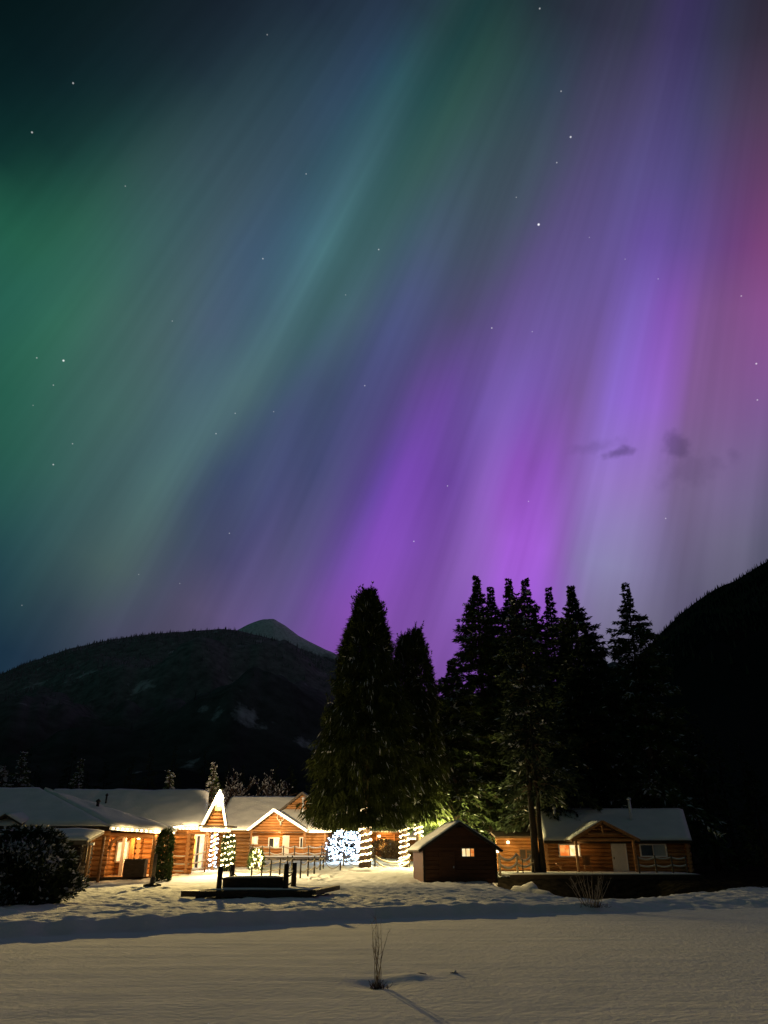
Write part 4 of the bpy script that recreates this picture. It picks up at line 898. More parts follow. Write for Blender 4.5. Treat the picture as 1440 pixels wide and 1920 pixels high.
# ------------------------------------------------------------------ trees
def rhombs(P, Dv, L, Wd, mi=None, flat=None):
    """leaf sprays: P start points, Dv unit directions, L lengths, Wd widths -> quads"""
    n = len(P)
    r = RNG.normal(size=(n, 3)) if flat is None else flat
    s = np.cross(Dv, r); s /= np.linalg.norm(s, axis=1, keepdims=True) + 1e-9
    mid = P + Dv * (L * 0.45)[:, None]; tip = P + Dv * L[:, None]
    V = np.stack([P, mid + s * (Wd / 2)[:, None], tip, mid - s * (Wd / 2)[:, None]], 1).reshape(-1, 3)
    return V, np.arange(4 * n).reshape(n, 4)
def unit(v): return v / (np.linalg.norm(v, axis=1, keepdims=True) + 1e-9)

def clumps(P, Dv, L, Wd, M, k, size=1.0):
    """lumps of snow caught on the boughs"""
    i = RNG.integers(0, len(P), k); c = P[i] + np.array([0, 0, 0.08]); q = 9
    Pc = np.repeat(c, q, 0) + RNG.normal(0, 1, (k * q, 3)) * np.array([0.16, 0.16, 0.05]) * size
    d = np.repeat(Dv[i], q, 0) + RNG.normal(0, 0.6, (k * q, 3)); d[:, 2] *= 0.4
    return (np.concatenate([P, Pc]), np.concatenate([Dv, unit(d)]), np.concatenate([L, RNG.uniform(.14, .34, k * q) * size]),
            np.concatenate([Wd, RNG.uniform(.1, .2, k * q) * size]), np.concatenate([M, np.ones(k * q, int)]))
def fir_crown(h, rad, z_base, nb, per, droop, snow_p, sparse=0.0, power=0.55, tuft=0.62, lean=0.0):
    Ps, Ds, Ls, Ws, Ms = [], [], [], [], []; br = MB()
    for k in range(nb):
        t = (k + RNG.uniform(0, 1)) / nb; t = t ** 0.85
        z = z_base + (h - z_base) * t
        Lb = max(0.25, rad * (1 - t) ** power * min(1.0, 0.07 + (1 - t) / 0.24) * RNG.uniform(0.45, 1.15) * (0.7 if RNG.random() < sparse else 1.0))
        if RNG.random() < sparse * 0.5: continue
        az = RNG.uniform(0, 2 * math.pi); el = math.radians(-12 + 40 * t + RNG.uniform(-15, 13)); Lb *= 1.25 if RNG.random() < 0.12 else 1.0
        dh = np.array([math.cos(az), math.sin(az), 0]); side = np.array([-dh[1], dh[0], 0])
        n = max(8, int(per * (0.25 + Lb / rad)))
        s = RNG.uniform(0.12, 1, n) ** 0.75
        lat = RNG.uniform(-1, 1, n) * (0.32 * Lb * (1.05 - s) + 0.12)
        p = dh * (Lb * s)[:, None] + side * lat[:, None]
        p[:, 2] += Lb * s * math.tan(el) - droop * Lb * s ** 2 + z - 0.10 * np.abs(lat)
        d = dh * RNG.uniform(0.5, 1.0, n)[:, None] + side * (np.sign(lat) * RNG.uniform(0.2, 0.9, n))[:, None]
        d[:, 2] += -0.25 - droop * 1.2 * s + RNG.normal(0, 0.4, n) + 0.3 * t
        Ps.append(p); Ds.append(unit(d)); Ls.append(tuft * RNG.uniform(0.45, 1.15, n) * (0.32 + 0.68 * min(1.0, (1 - t) / 0.35))); Ws.append(RNG.uniform(0.07, 0.15, n))
        sn = (RNG.random(n) < snow_p * (3.0 if RNG.random() < 0.25 else 0.45)).astype(int); Ms.append(sn)
        e = dh * Lb * 0.92; e[2] = Lb * .92 * math.tan(el) - droop * Lb * .85
        br.tube([(0, 0, z), tuple(dh * Lb * 0.5 + np.array([0, 0, z + Lb * 0.5 * math.tan(el) - droop * Lb * 0.25])), tuple(e + np.array([0, 0, z]))], [0.05, 0.035, 0.012], 3, cap=False)
    P = np.concatenate(Ps); Dv = np.concatenate(Ds); L = np.concatenate(Ls); Wd = np.concatenate(Ws); M = np.concatenate(Ms)
    P[M == 1, 2] += 0.05
    P, Dv, L, Wd, M = clumps(P, Dv, L, Wd, M, int(20 + 260 * min(snow_p, 0.25)) if snow_p else 0, 1.0 if h > 11 else 0.6)
    V, F = rhombs(P, Dv, L, Wd)
    return V, F, M, br

def cedar_crown(h, rad, z_base, n, snow_p, peaks=((0, 0, 1.0),), pw=0.62):
    Ps, Ds, Ls, Ws, Ms = [], [], [], [], []
    for (ox, oy, ph) in peaks:
        hh = z_base + (h - z_base) * ph; m = int(n / len(peaks))
        t = RNG.uniform(0, 1, m) ** 1.25; az = RNG.uniform(0, 2 * math.pi, m)
        lob = np.array([mnoise.noise((math.cos(a) * 1.6 + ox, math.sin(a) * 1.6 + oy, tt * 9.0)) for a, tt in zip(az, t)])
        lob2 = np.array([mnoise.noise((math.cos(a) * 4 + ox, math.sin(a) * 4, tt * 26.0)) for a, tt in zip(az, t)])
        rr = rad * (1 - t) ** pw * (1 - 0.25 * np.exp(-t * 14)) * (1 + 0.36 * lob + 0.42 * lob2)
        f = RNG.uniform(0.45, 1, m) ** 0.55
        p = np.stack([ox * (1 - t * 0.3) + np.cos(az) * rr * f, oy + np.sin(az) * rr * f, z_base + (hh - z_base) * t], 1)
        d = np.stack([np.cos(az) * 0.6, np.sin(az) * 0.6, RNG.uniform(-1.9, -0.3, m)], 1) + RNG.normal(0, 0.22, (m, 3))
        d[:, 2] += np.where(t > 0.72, 2.2 * (t - 0.55) / 0.45, 0)
        Ps.append(p); Ds.append(unit(d)); Ls.append(RNG.uniform(0.25, 0.75, m)); Ws.append(RNG.uniform(0.05, 0.10, m))
        Ms.append(((RNG.random(m) < snow_p) & (lob2 > 0.05)).astype(int))
    # upright plumes that break up the outline
    for k in range(190):
        (ox, oy, ph) = peaks[k % len(peaks)]; hh = z_base + (h - z_base) * ph
        t = 1 - (0.008 + RNG.uniform(0, 1) ** 1.6 * 0.95); a = RNG.uniform(0, 2 * math.pi); m = 46
        rr = rad * (1 - t) ** pw * 0.93; ln = RNG.uniform(0.6, 1.5)
        ax_ = np.array([math.cos(a) * 0.32, math.sin(a) * 0.32, 1.0]); s = RNG.uniform(0, 1, m)
        c0 = np.array([ox * (1 - t * 0.3) + math.cos(a) * rr, oy + math.sin(a) * rr, z_base + (hh - z_base) * t - 0.2])
        Ps.append(c0 + ax_ * (ln * s)[:, None] + RNG.normal(0, 1, (m, 3)) * (0.16 * (1.05 - s))[:, None])
        Ds.append(unit(ax_ + RNG.normal(0, 0.5, (m, 3)))); Ls.append(RNG.uniform(.14, .34, m)); Ws.append(RNG.uniform(.05, .1, m)); Ms.append(np.zeros(m, int))
    P, Dv, L, Wd, M = clumps(np.concatenate(Ps), np.concatenate(Ds), np.concatenate(Ls), np.concatenate(Ws), np.concatenate(Ms), 90, 0.8)
    V, F = rhombs(P, Dv, L, Wd)
    return V, F, M

def trunk_mb(h, r0, base, lean=(0, 0)):
    m = MB(); n = 9; pts = []; rs = []
    for i in range(n):
        t = i / (n - 1); pts.append(base + V3(0.1 * mnoise.noise((t * 3, base.x, 0)) * t, 0.1 * mnoise.noise((0, t * 3, base.x)) * t, h * t - 0.2 * (1 - t)))
        rs.append(r0 * ((1 - t) * 0.92 + 0.05) * (1.25 if i == 0 else 1))
    m.tube(pts, rs, 10, jitter=0.08); return m

def tree(name, label, base, V, F, M, mat, h, r0, branches=None, group=None, trunk_off=(), bark=None):
    root = thing(name, label, 'tree', base, group)
    o = bpy.data.objects.new('crown', np_mesh('crown', V, F, [mat, SNOW_T], M)); link(o, root, base)
    for k, (dx, dy, hh, rr) in enumerate(trunk_off or ((0, 0, h * 0.97, r0),)):
        trunk_mb(hh, rr, Vector(base) + V3(dx, dy, 0)).build('trunk', bark or (BARKD if mat is FIRD else BARK), root)
    if branches is not None and branches.v:
        ob = bpy.data.objects.new('limbs', branches.mesh('limbs', TWIG)); link(ob, root, base)
    return root

def tree_at(px, py, D):
    """top of a tree seen against the sky at distance D -> foot point and height"""
    t = survey(px, py, D); z = gz(t.x, D); return V3(t.x, D, z), t.z - z

# big cedar with the wrapped trunk
b, h = tree_at(689, 1116, 57.5)
V, F, M = cedar_crown(h, 4.15, 3.0, 95000, 0.03, pw=0.64)
tree('cedar_tree', 'tall dense cedar tree over the light wrapped trunk beside the lit bush', b, V, F, M, CEDAR, h, 0.42)
CED = b
b, h = tree_at(770, 1188, 62)
V, F, M = cedar_crown(h, 2.15, 3.4, 60000, 0.06, peaks=((-0.75, 0, 0.96), (0.75, 0.2, 1.0)), pw=0.6)
tree('cedar_tree', 'narrow two topped cedar with two light wrapped trunks beside the shed', b, V, F, M, CEDAR, h, 0.3, trunk_off=((-0.75, -0.6, h * 0.9, 0.28), (0.35, -0.4, h * 0.9, 0.22)))
CED2 = b

FIRS = [  # px, py of the tip, distance, radius, foot of crown, branches, sprays, droop, snow, sparse, label, material
    (846, 1240, 66, 4.37, 3.4, 170, 90, 0.22, 0.04, 0.0, 'shorter fir with bright green lower boughs behind the shed', FIR),
    (893, 1080, 69, 4.37, 4.5, 230, 95, 0.20, 0.03, 0.1, 'tallest fir in the group with a ragged bent tip', FIR),
    (919, 1101, 73, 3.70, 4.0, 190, 80, 0.22, 0.05, 0.0, 'slim fir tucked close behind the tallest fir', FIR),
    (953, 1088, 70, 3.92, 5.0, 210, 85, 0.24, 0.03, 0.15, 'tall fir with a thin spiky top beside the tallest fir', FIRD),
    (984, 1086, 66, 4.03, 4.5, 210, 85, 0.24, 0.03, 0.15, 'dark tall fir with a forked feathery tip in the grove', FIRD),
    (1028, 1102, 74, 3.58, 4.0, 190, 75, 0.20, 0.02, 0.25, 'thin topped fir in the gap between the dark firs', FIRD),
    (1070, 1101, 64, 4.03, 3.5, 260, 100, 0.12, 0.02, 0.0, 'dense cone shaped dark fir above the deck cabin', FIRD),
    (1172, 1096, 66, 4.7, 3.5, 170, 110, 0.30, 0.06, 0.2, 'sparse crooked fir with long drooping boughs behind the stove pipe', FIR),
    (1128, 1222, 82, 4.03, 3.0, 150, 70, 0.20, 0.02, 0.0, 'lower fir between the dense fir and the crooked fir', FIRD),
    (1010, 1300, 60, 3.81, 4.0, 130, 80, 0.25, 0.02, 0.1, 'broad low fir in front of the grove beside the deck cabin', FIRD),
    (1215, 1290, 92, 4.26, 2.0, 130, 60, 0.2, 0.01, 0.0, 'small dark fir against the black slope beyond the crooked fir', FIRD),
    (1275, 1330, 105, 4.48, 2.0, 120, 60, 0.2, 0.01, 0.0, 'second dark fir against the black slope beyond the crooked fir', FIRD),
]
for (px, py, D, rad, zb, nb_, per, dr_, sn, spz, lab, mt) in FIRS:
    b, h = tree_at(px, py, D)
    V, F, M, br = fir_crown(h, rad, zb, int(nb_ * 2.0), int(per * 1.15), dr_, sn, spz)
    tree('fir_tree', lab, b, V, F, M, mt, h, 0.3 + 0.004 * h, br, group='evergreen grove behind the shed and deck cabin')

# bare trunks standing in front of the deck cabin
for px, lab, r in ((1006, 'bare dark trunk at the deck edge nearest the rope fence', 0.26), (1019, 'slimmer bare dark trunk at the deck edge by the cabin window', 0.18)):
    f = survey(px, 1638, 52.5); base = V3(f.x, 52.5, gz(f.x, 52.5))
    b, h = base, 19.0
    V, F, M, br = fir_crown(h, 2.6, 5.2, 110, 60, 0.25, 0.02, 0.2)
    tree('fir_tree', lab, b, V, F, M, FIRD, h, r, br, group='evergreen grove behind the shed and deck cabin')

# snow dusted trees behind the lodges
def bare_tree(name, label, base, h, spread, n_limb, snow_p, mat=TWIG, group=None, leafy=0.0):
    root = thing(name, label, 'tree', base, group); m = MB(); Sp = []; Sd = []
    base = Vector(base)
    def grow(p, d, L, r, lev):
        pts = [p]; q = p.copy(); dd = d.copy()
        for i in range(4):
            dd = (dd + V3(random.gauss(0, .16), random.gauss(0, .16), random.gauss(0.04, .12))).normalized(); q = q + dd * (L / 4); pts.append(q.copy())
            if lev >= 1:
                for _ in range(2): Sp.append(tuple(q - base)); Sd.append(tuple(dd))
        m.tube(pts, [r, r * .85, r * .7, r * .55, r * .35], 5 if lev < 2 else 3, cap=False)
        if lev < 3:
            for i in range(n_limb if lev == 0 else 4):
                at = random.uniform(0.3, 1.0); pp = pts[min(4, int(at * 4))]
                a = random.uniform(0, 2 * math.pi); out = V3(math.cos(a), math.sin(a), 0) * spread + V3(0, 0, random.uniform(0.2, 0.9))
                grow(pp, (dd * 0.4 + out).normalized(), L * random.uniform(0.4, 0.62), r * 0.5, lev + 1)
    grow(base - V3(0, 0, .1), V3(0, 0, 1), h * 0.55, h * 0.02, 0)
    o = m.build('trunk', mat, root)
    P = np.array(Sp); Dv = np.array(Sd); keep = RNG.random(len(P)) < snow_p; P, Dv = P[keep], Dv[keep]
    V, F = rhombs(P + np.array([0, 0, 0.03]), unit(Dv + RNG.normal(0, .3, P.shape)), RNG.uniform(.2, .5, len(P)), RNG.uniform(.08, .18, len(P)))
    link(bpy.data.objects.new('crown', np_mesh('crown', V, F, SNOW_T)), root, base)
    return root
SN_FIRS = [(45, 1412, 74, 2.8, 0.22, 'snow laden fir standing behind the hip roofed lodge'),
           (152, 1424, 78, 1.7, 0.16, 'thin snow dusted fir behind the valley of the lodge roofs'),
           (320, 1447, 76, 1.5, 0.30, 'small snowy spruce peeking over the long lodge ridge'),
           (402, 1434, 80, 2.0, 0.18, 'snowy spruce just left of the gable floodlight'),
           (8, 1440, 70, 2.0, 0.34, 'reddish snow dusted fir at the far end of the hip roofed lodge')]
for (px, py, D, rad, sn, lab) in SN_FIRS:
    b, h = tree_at(px, py, D)
    V, F, M, br = fir_crown(h, rad, 0.8, 90, 46, 0.22, sn, 0.1, 0.8, 0.42)
    tree('snowy_fir', lab, b, V, F, M, FIR, h, 0.16, br, group='snowy firs behind the lodges')
for (px, py, D, lab) in ((515, 1385, 98, 'frosted bare tree with spreading crown behind the log cabin'), (470, 1392, 104, 'taller frosted bare tree behind the log cabin ridge'), (440, 1412, 96, 'frosted bare tree right of the gable floodlight'), (100, 1445, 72, 'arching bare tree with snowy limbs behind the hip roof')):
    b, h = tree_at(px, py, D)
    bare_tree('bare_tree', lab, b, h, 0.75, 9, 0.22, TWIG, 'frosted bare trees behind the cabins')
# dark wood behind the village: a row of single firs, barely visible
for k in range(16):
    px = -40 + k * 42 + RNG.uniform(-14, 14); D = RNG.uniform(112, 150)
    b, h = tree_at(px, RNG.uniform(1395, 1450), D)
    V, F, M, br = fir_crown(h, 3.2, 1.0, 60, 46, 0.2, 0.0, 0.0, 0.85, 0.8)
    tree('forest_fir', 'dark fir in the wood at the foot of the forested hill', b, V, F, M, FIRD, h, 0.25, None, group='dark firs at the foot of the hill')
for k in range(9):
    px = 1240 + k * 34 + RNG.uniform(-10, 10); D = RNG.uniform(62, 100)
    b, h = tree_at(px, RNG.uniform(1330, 1460), D)
    V, F, M, br = fir_crown(h, 3.0, 0.5, 70, 46, 0.2, 0.0, 0.0, 0.85, 0.7)
    tree('forest_fir', 'black fir in the dark wood right of the deck cabin', b, V, F, M, FIRD, h, 0.25, None, group='black firs right of the deck cabin')

# ------------------------------------------------------------------ shrubs
def shrub(name, label, base, rx, ry, h, n, mat, snow_p, cat='bush', col_=False):
    root = thing(name, label, cat, base)
    az = RNG.uniform(0, 2 * math.pi, n); u = RNG.uniform(0, 1, n)
    if col_: rr = (1 - 0.75 * np.clip((u - 0.75) / 0.25, 0, 1) ** 2); z = u * h
    else: rr = np.sqrt(np.clip(1 - (2 * u - 0.75) ** 2 / 1.6, 0.05, 1)); z = u * h
    lob = np.array([mnoise.noise((math.cos(a) * 2 + base[0], math.sin(a) * 2, uu * 5)) for a, uu in zip(az, u)])
    f = RNG.uniform(0.5, 1, n) ** 0.5 * (1 + (0.55 if snow_p > 0.2 else 0.28) * lob)
    P = np.stack([np.cos(az) * rx * rr * f, np.sin(az) * ry * rr * f, z], 1)
    d = unit(np.stack([np.cos(az), np.sin(az), RNG.uniform(-0.3, 1.2, n)], 1) + RNG.normal(0, .5, (n, 3)))
    M = ((RNG.random(n) < snow_p) & (lob > 0.12)).astype(int)
    L, Wd = RNG.uniform(.10, .28, n), RNG.uniform(.04, .09, n)
    if snow_p > 0.2: P, d, L, Wd, M = clumps(P, d, L, Wd, M, 260, 0.62)
    V, F = rhombs(P, d, L, Wd)
    link(bpy.data.objects.new('foliage', np_mesh('foliage', V, F, [mat, SNOW_T], M)), root, base)
    m = MB()
    for k in range(9):
        a = random.uniform(0, 6.28); e = Vector(base) + V3(math.cos(a) * rx * .7, math.sin(a) * ry * .7, h * random.uniform(.5, .9))
        m.tube([Vector(base) - V3(0, 0, .05), Vector(base).lerp(e, .5) + V3(0, 0, .1), e], [.05, .035, .012], 4, cap=False)
    m.build('stems', TWIG, root)
    return root
g = G(48, 1700); g.y += 1.3
shrub('snowy_bush', 'big dark rounded bush flecked with snow beside the lean-to shelter', (g.x - 1.0, g.y, g.z), 1.75, 1.5, 2.3, 34000, FIRD, 0.25)
g = G(303, 1652)
shrub('columnar_cedar', 'clipped columnar cedar standing between the lodge porch and glass doors', tuple(g), 0.42, 0.42, 2.75, 5200, FIR, 0.02, 'shrub', True)
g = survey(427, 1612, 56.0)
SHR = V3(g.x, 56.0, gz(g.x, 56.0)); shrub('columnar_cedar', 'columnar cedar wound with a spiral of lights by the entrance gable', tuple(SHR), 0.36, 0.36, 2.3, 4200, FIR, 0.0, 'shrub', True)
g = survey(648, 1628, 66.0); BLU = V3(g.x, 66, gz(g.x, 66))
shrub('lit_bush', 'bare bush glowing with cool white lights under the big cedar', tuple(BLU), 1.9, 1.5, 2.3, 1500, TWIG, 0.0)
g = survey(480, 1622, 58); YEL = V3(g.x, 58, gz(g.x, 58))
shrub('lit_bush', 'small bush glowing with yellow lights behind the rope posts', tuple(YEL), 0.55, 0.5, 1.3, 900, FIR, 0.0)
for (px, D, rx, h_, lab) in ((722, 72, 1.5, 1.45, 'dry brown hedge bush right behind the cedar trunk'), (748, 74, 1.4, 1.45, 'dry brown hedge bush left of the two wrapped trunks')):
    g = survey(px, 1618, D); shrub('hedge_bush', lab, (g.x, D, gz(g.x, D)), rx, 0.8, h_, 3800, BROWNLEAF, 0.04)
for (px, py, D, rx, h_, lab) in ((445, 1600, 69, 1.2, 1.6, 'low brown bush in front of the log cabin corner'), (462, 1606, 67, 0.8, 1.0, 'low snowy bush beside the yellow lit bush')):
    g = survey(px, py, D); shrub('low_bush', lab, (g.x, D, gz(g.x, D)), rx, 0.8, h_, 2200, BROWNLEAF, 0.15)

# ------------------------------------------------------------------ wound lights
def spiral(base, r0, r1, z0, z1, turns, n=None):
    n = n or int(turns * 14); out = []
    for i in range(n + 1):
        t = i / n; a = 2 * math.pi * turns * t; r = r0 + (r1 - r0) * t
        out.append(Vector(base) + V3(math.cos(a) * r, math.sin(a) * r, z0 + (z1 - z0) * t))
    return out
string_lights('spiral of white bulbs wound round the big cedar trunk', spiral(CED, 0.46, 0.4, 0.25, 4.1, 9), 0.15, BULB, 0.065, jitter=0.035,
    lights=[(CED + V3(-0.2, -0.95, 1.2), 40, WARMW), (CED + V3(0.3, -1.0, 2.9), 350, WARMW), (CED + V3(0.9, 0.6, 3.0), 60, WARMW)], name='trunk_lights')
t1 = CED2 + V3(-0.75, -0.6, 0); t2 = CED2 + V3(0.35, -0.4, 0)
TL = string_lights('spiral of white bulbs wound round the left trunk of the two topped cedar', spiral(t1, 0.38, 0.3, 0.1, 5.0, 13), 0.16, BULB, 0.06, jitter=0.03,
    lights=[(t1 + V3(-0.3, -0.85, 0.6), 60, WARMW), (t1 + V3(-0.1, -0.9, 3.4), 520, WARMW), (t2 + V3(1.5, -0.9, 2.6), 3200, (1.0, 0.84, 0.36))], name='trunk_lights')  # last glow hangs clear of the trunks, added to light the fir boughs
s3 = bpy.data.lights.new('trunk_fill', 'SPOT'); s3.energy = 46000; s3.color = (1.0, 0.84, 0.52); s3.spot_size = R(80); s3.spot_blend = 1.0; s3.shadow_soft_size = 0.2  # added spot standing in for the wound bulbs, lights the field
s3o = link(bpy.data.objects.new('trunk_fill', s3), TL, t1 + V3(0.0, -0.55, 3.5)); s3o.rotation_euler = Vector((6.5, -45, 9.0)).to_track_quat('-Z', 'Y').to_euler()
string_lights('spiral of white bulbs wound round the right trunk of the two topped cedar', spiral(t2, 0.3, 0.25, 2.2, 5.2, 9), 0.16, BULB, 0.06, jitter=0.03, name='trunk_lights')
string_lights('spiral of white lights wound round the columnar cedar by the entrance gable', spiral(SHR, 0.42, 0.4, 0.15, 2.3, 6), 0.17, BULB, 0.06, jitter=0.06,
    lights=[(SHR + V3(0.3, -0.9, 1.2), 70, WARMW)], name='shrub_lights')
pc = survey(400, 1600, 57.2); pc = V3(pc.x, 57.2, gz(pc.x, 57.2))
pr = thing('porch_column', 'porch column in the entrance wrapped with white lights', 'column', pc)
log(pr, pc, pc + V3(0, 0, 2.5), 0.24, name='shaft')
string_lights('spiral of cool white lights wound round the entrance porch column', spiral(pc, 0.24, 0.22, 0.2, 2.3, 7), 0.19, BULB_COOL, 0.055, jitter=0.05, lights=[(pc + V3(0.1, -0.7, 1.4), 40, (1, .85, .75))], name='column_lights')
def cloud_lights(label, base, rx, ry, z0, z1, n, mat, r, lights):
    root = thing('bush_lights', label, 'string lights', base); me = bulb_mesh(mat, r); path = []
    for i in range(n):
        a = random.uniform(0, 6.28); u = random.uniform(0, 1); f_ = random.uniform(0.55, 1.0) * math.sqrt(max(0.1, 1 - (2 * u - 0.8) ** 2 / 1.7))
        p = Vector(base) + V3(math.cos(a) * rx * f_, math.sin(a) * ry * f_, z0 + (z1 - z0) * u); path.append(p)
        link(bpy.data.objects.new('bulb', me), root, p)
    path.sort(key=lambda p: (round(p.z * 2.5), math.atan2(p.y - base[1], p.x - base[0])))
    MB().tube(path, 0.012, 3, cap=False).build('cable', CABLE, root)
    for (p, pw, c) in lights: point_light(root, p, pw, c, 0.3)
cloud_lights('mass of cool white lights spread through the bare bush under the cedar', BLU, 1.75, 1.3, 0.2, 2.35, 290, BULB_COOL, 0.065,
    [(BLU + V3(-0.4, -1.6, 1.3), 130, COOL), (BLU + V3(0.8, -1.5, 1.0), 90, COOL), (BLU + V3(0, 0, 2.6), 60, COOL)])
cloud_lights('cluster of yellow lights in the small bush behind the rope posts', YEL, 0.5, 0.4, 0.1, 1.3, 60, mat_emit('yellow_bulb', (1.0, 0.86, 0.3), 8.0), 0.06,
    [(YEL + V3(0, -0.8, 0.8), 60, (1, .82, .4))])

# ------------------------------------------------------------------ rope fences
def fence(label, posts, ropes=(0.92,), sag=0.16, r=0.055, pm=DARKW, rm=ROPE, rr=0.03, snowy=False, name='rope_fence'):
    """posts: list of (foot, height)"""
    root = thing(name, label, 'fence', posts[0][0])
    for (p, h) in posts:
        m = MB(); p = Vector(p); m.tube([p - V3(0, 0, .1), p + V3(0, 0, h * .5), p + V3(0, 0, h)], [r, r * .96, r * .9], 8, jitter=0.06)
        m.tube([p + V3(0, 0, h), p + V3(0, 0, h + 0.03)], [r * 1.1, r * 0.6], 8); m.build('post', pm, root)
    for (p, h), (q, k) in zip(posts[:-1], posts[1:]):
        for f_ in ropes:
            a, b_ = Vector(p) + V3(0, 0, h * f_), Vector(q) + V3(0, 0, k * f_); sg = sag * (0.8 + 0.5 * random.random()) * min(1.5, (b_ - a).length / 2.0)
            pts = [a.lerp(b_, t / 8) - V3(0, 0, sg * 4 * (t / 8) * (1 - t / 8)) for t in range(9)]
            o = MB().tube(pts, rr, 6).build('rope', rm, root)
            if snowy: MB().tube([v + V3(0, 0, rr * 0.9) for v in pts], rr * 0.75, 5).build('snow', SNOW, o)
    return root
def fp(px, yb, yt, D=None):
    g = G(px, yb) if D is None else V3(survey(px, yb, D).x, D, gz(survey(px, yb, D).x, D))
    return g, max(0.5, survey(px, yt, g.y).z - g.z)
fence('dark rope fence posts marching from the platform towards the lit bush', [fp(563, 1648, 1613), fp(577, 1643, 1608), fp(589, 1638, 1606), fp(600, 1632, 1604), fp(606, 1629, 1605)], (0.85, 0.45), 0.14)
fence('dark rope fence crossing the bright snow behind the platform', [fp(471, 1647, 1625), fp(490, 1645, 1619), fp(507, 1643, 1614), fp(524, 1641, 1609), fp(538, 1637, 1606), fp(547, 1633, 1605)], (0.85, 0.4), 0.16)
fence('short rope fence in front of the cool lit bush', [fp(606, 1629, 1606, 60), fp(638, 1632, 1616, 57), fp(644, 1628, 1604, 62), fp(682, 1630, 1612, 60)], (0.9,), 0.3)
fence('rope swags hung before the lodge window and glass doors', [fp(318, 1655, 1577, 53.5), fp(383, 1634, 1566, 55.5)], (0.32, 0.55, 0.12), 0.12, 0.05, BOARD, ROPE, 0.035, True)
fence('snow covered swag rope between the cedar trunk and wrapped trunks', [fp(703, 1625, 1604, 60), fp(768, 1628, 1606, 61)], (0.95, 0.55), 0.35, 0.06, DARKW, ROPE, 0.05, True)
fence('pale double rope railing along the log cabin walkway', [fp(p_, 1604, 1586, 69.5) for p_ in (468, 491, 505, 531, 552, 578, 603, 612)], (0.95, 0.5), 0.22, 0.06, GREYW, ROPE, 0.045, True)
fence('yellow lit rope fence on the deck beside the bare trunks', [(V3(survey(938, 1637, 51.2).x, 51.2, zd), 1.15), (V3(survey(970, 1630, 53).x, 53, zd), 1.2), (V3(survey(997, 1628, 54.5).x, 54.5, zd), 1.1)], (0.93, 0.5), 0.28, 0.07, ROPE, ROPE, 0.06, True)
fence('thin dark rope post standing on the bright deck', [(V3(survey(981, 1637, 50.8).x, 50.8, zd), 0.85), (V3(survey(1003, 1637, 50.8).x, 50.8, zd), 0.85)], (0.8,), 0.12, 0.035)
fence('dim rope railing at the dark end of the deck', [(V3(survey(p_, 1640, 51).x, 51, zd), 1.05) for p_ in (1200, 1232, 1263, 1290)], (0.9, 0.5), 0.2, 0.06, GREYW, ROPE, 0.04, True)
wk = MB(); wk.slab([(-13.5, 68.6, gz(-11, 69) + 0.25), (-4.6, 68.6, gz(-5, 69) + 0.25), (-4.6, 70.6, gz(-5, 70) + 0.25), (-13.5, 70.6, gz(-11, 70) + 0.25)], 0.14)
wk = wk.build('walkway', GREYW); tag(wk, 'low snowy plank walkway before the log cabin railing', 'walkway')
snow_sheet([(-13.5, 68.6, gz(-11, 69) + 0.25), (-4.6, 68.6, gz(-5, 69) + 0.25), (-4.6, 70.6, gz(-5, 70) + 0.25), (-13.5, 70.6, gz(-11, 70) + 0.25)], 0.08, 1.0).build('snow', SNOW, wk)

# ------------------------------------------------------------------ landing platform with chained posts
p0 = G(348, 1684); p1 = G(582, 1686)
x0, x1, yf = p0.x, p1.x, (p0.y + p1.y) / 2; zt = 0.32 + 0.24
PL = thing('landing_platform', 'low plank platform with dark front edge and snow on top', 'platform', ((x0 + x1) / 2, yf + 1.3, 0.32))
pk = unit_box(DARKW, 'plank')
npk = 9
for i in range(npk):
    y = yf + 0.13 + i * 0.3; place('plank', pk, PL, (x0 + 0.15 * i, y, zt - 0.03), (x1 + 0.05 * i, y, zt - 0.03), 0.285, 0.06)
MB().bar((x0 - 0.1, yf, zt - 0.10), (x1, yf - 0.05, zt - 0.10), 0.1, 0.2).build('front_beam', DARKW, PL)
MB().bar((x0 + 0.3, yf + 2.7, zt - 0.14), (x1 + 0.3, yf + 2.7, zt - 0.14), 0.1, 0.2).build('back_beam', DARKW, PL)
MB().bar((x1 + 0.02, yf, zt - 0.06), (x1 + 0.75, yf + 3.4, zt - 0.02), 0.3, 0.16).build('end_plank', GREYW, PL)
for x in (x0 + 0.5, (x0 + x1) / 2, x1 - 0.5): MB().box((x, yf + 1.3, 0.36), (0.14, 2.5, 0.16)).build('joist', DARKW, PL)
snow_sheet([(x0 + 0.5, yf + 0.25, zt), (x1 - 0.1, yf + 0.25, zt), (x1 + 0.3, yf + 2.7, zt), (x0 + 1.4, yf + 2.7, zt)], 0.05, 5.0).build('snow', SNOW, PL)
bx0, bx1 = survey(419, 1660, yf + 1.6).x, survey(532, 1660, yf + 1.6).x
BX_ = thing('timber_trough', 'long dark timber box topped with snow on the platform', 'box', ((bx0 + bx1) / 2, yf + 1.7, zt))
m = MB(); cxm = (bx0 + bx1) / 2
m.box((cxm, yf + 1.42, zt + 0.20), (bx1 - bx0, 0.09, 0.36)); m.box((cxm, yf + 2.1, zt + 0.20), (bx1 - bx0, 0.09, 0.36))
m.box((bx0 + 0.05, yf + 1.76, zt + 0.19), (0.09, 0.59, 0.34)); m.box((bx1 - 0.05, yf + 1.76, zt + 0.19), (0.09, 0.59, 0.34))
m.build('sides', DARKW, BX_)
MB().box((cxm, yf + 1.76, zt + 0.365), (bx1 - bx0 + 0.06, 0.8, 0.045)).build('lid', DARKW, BX_)
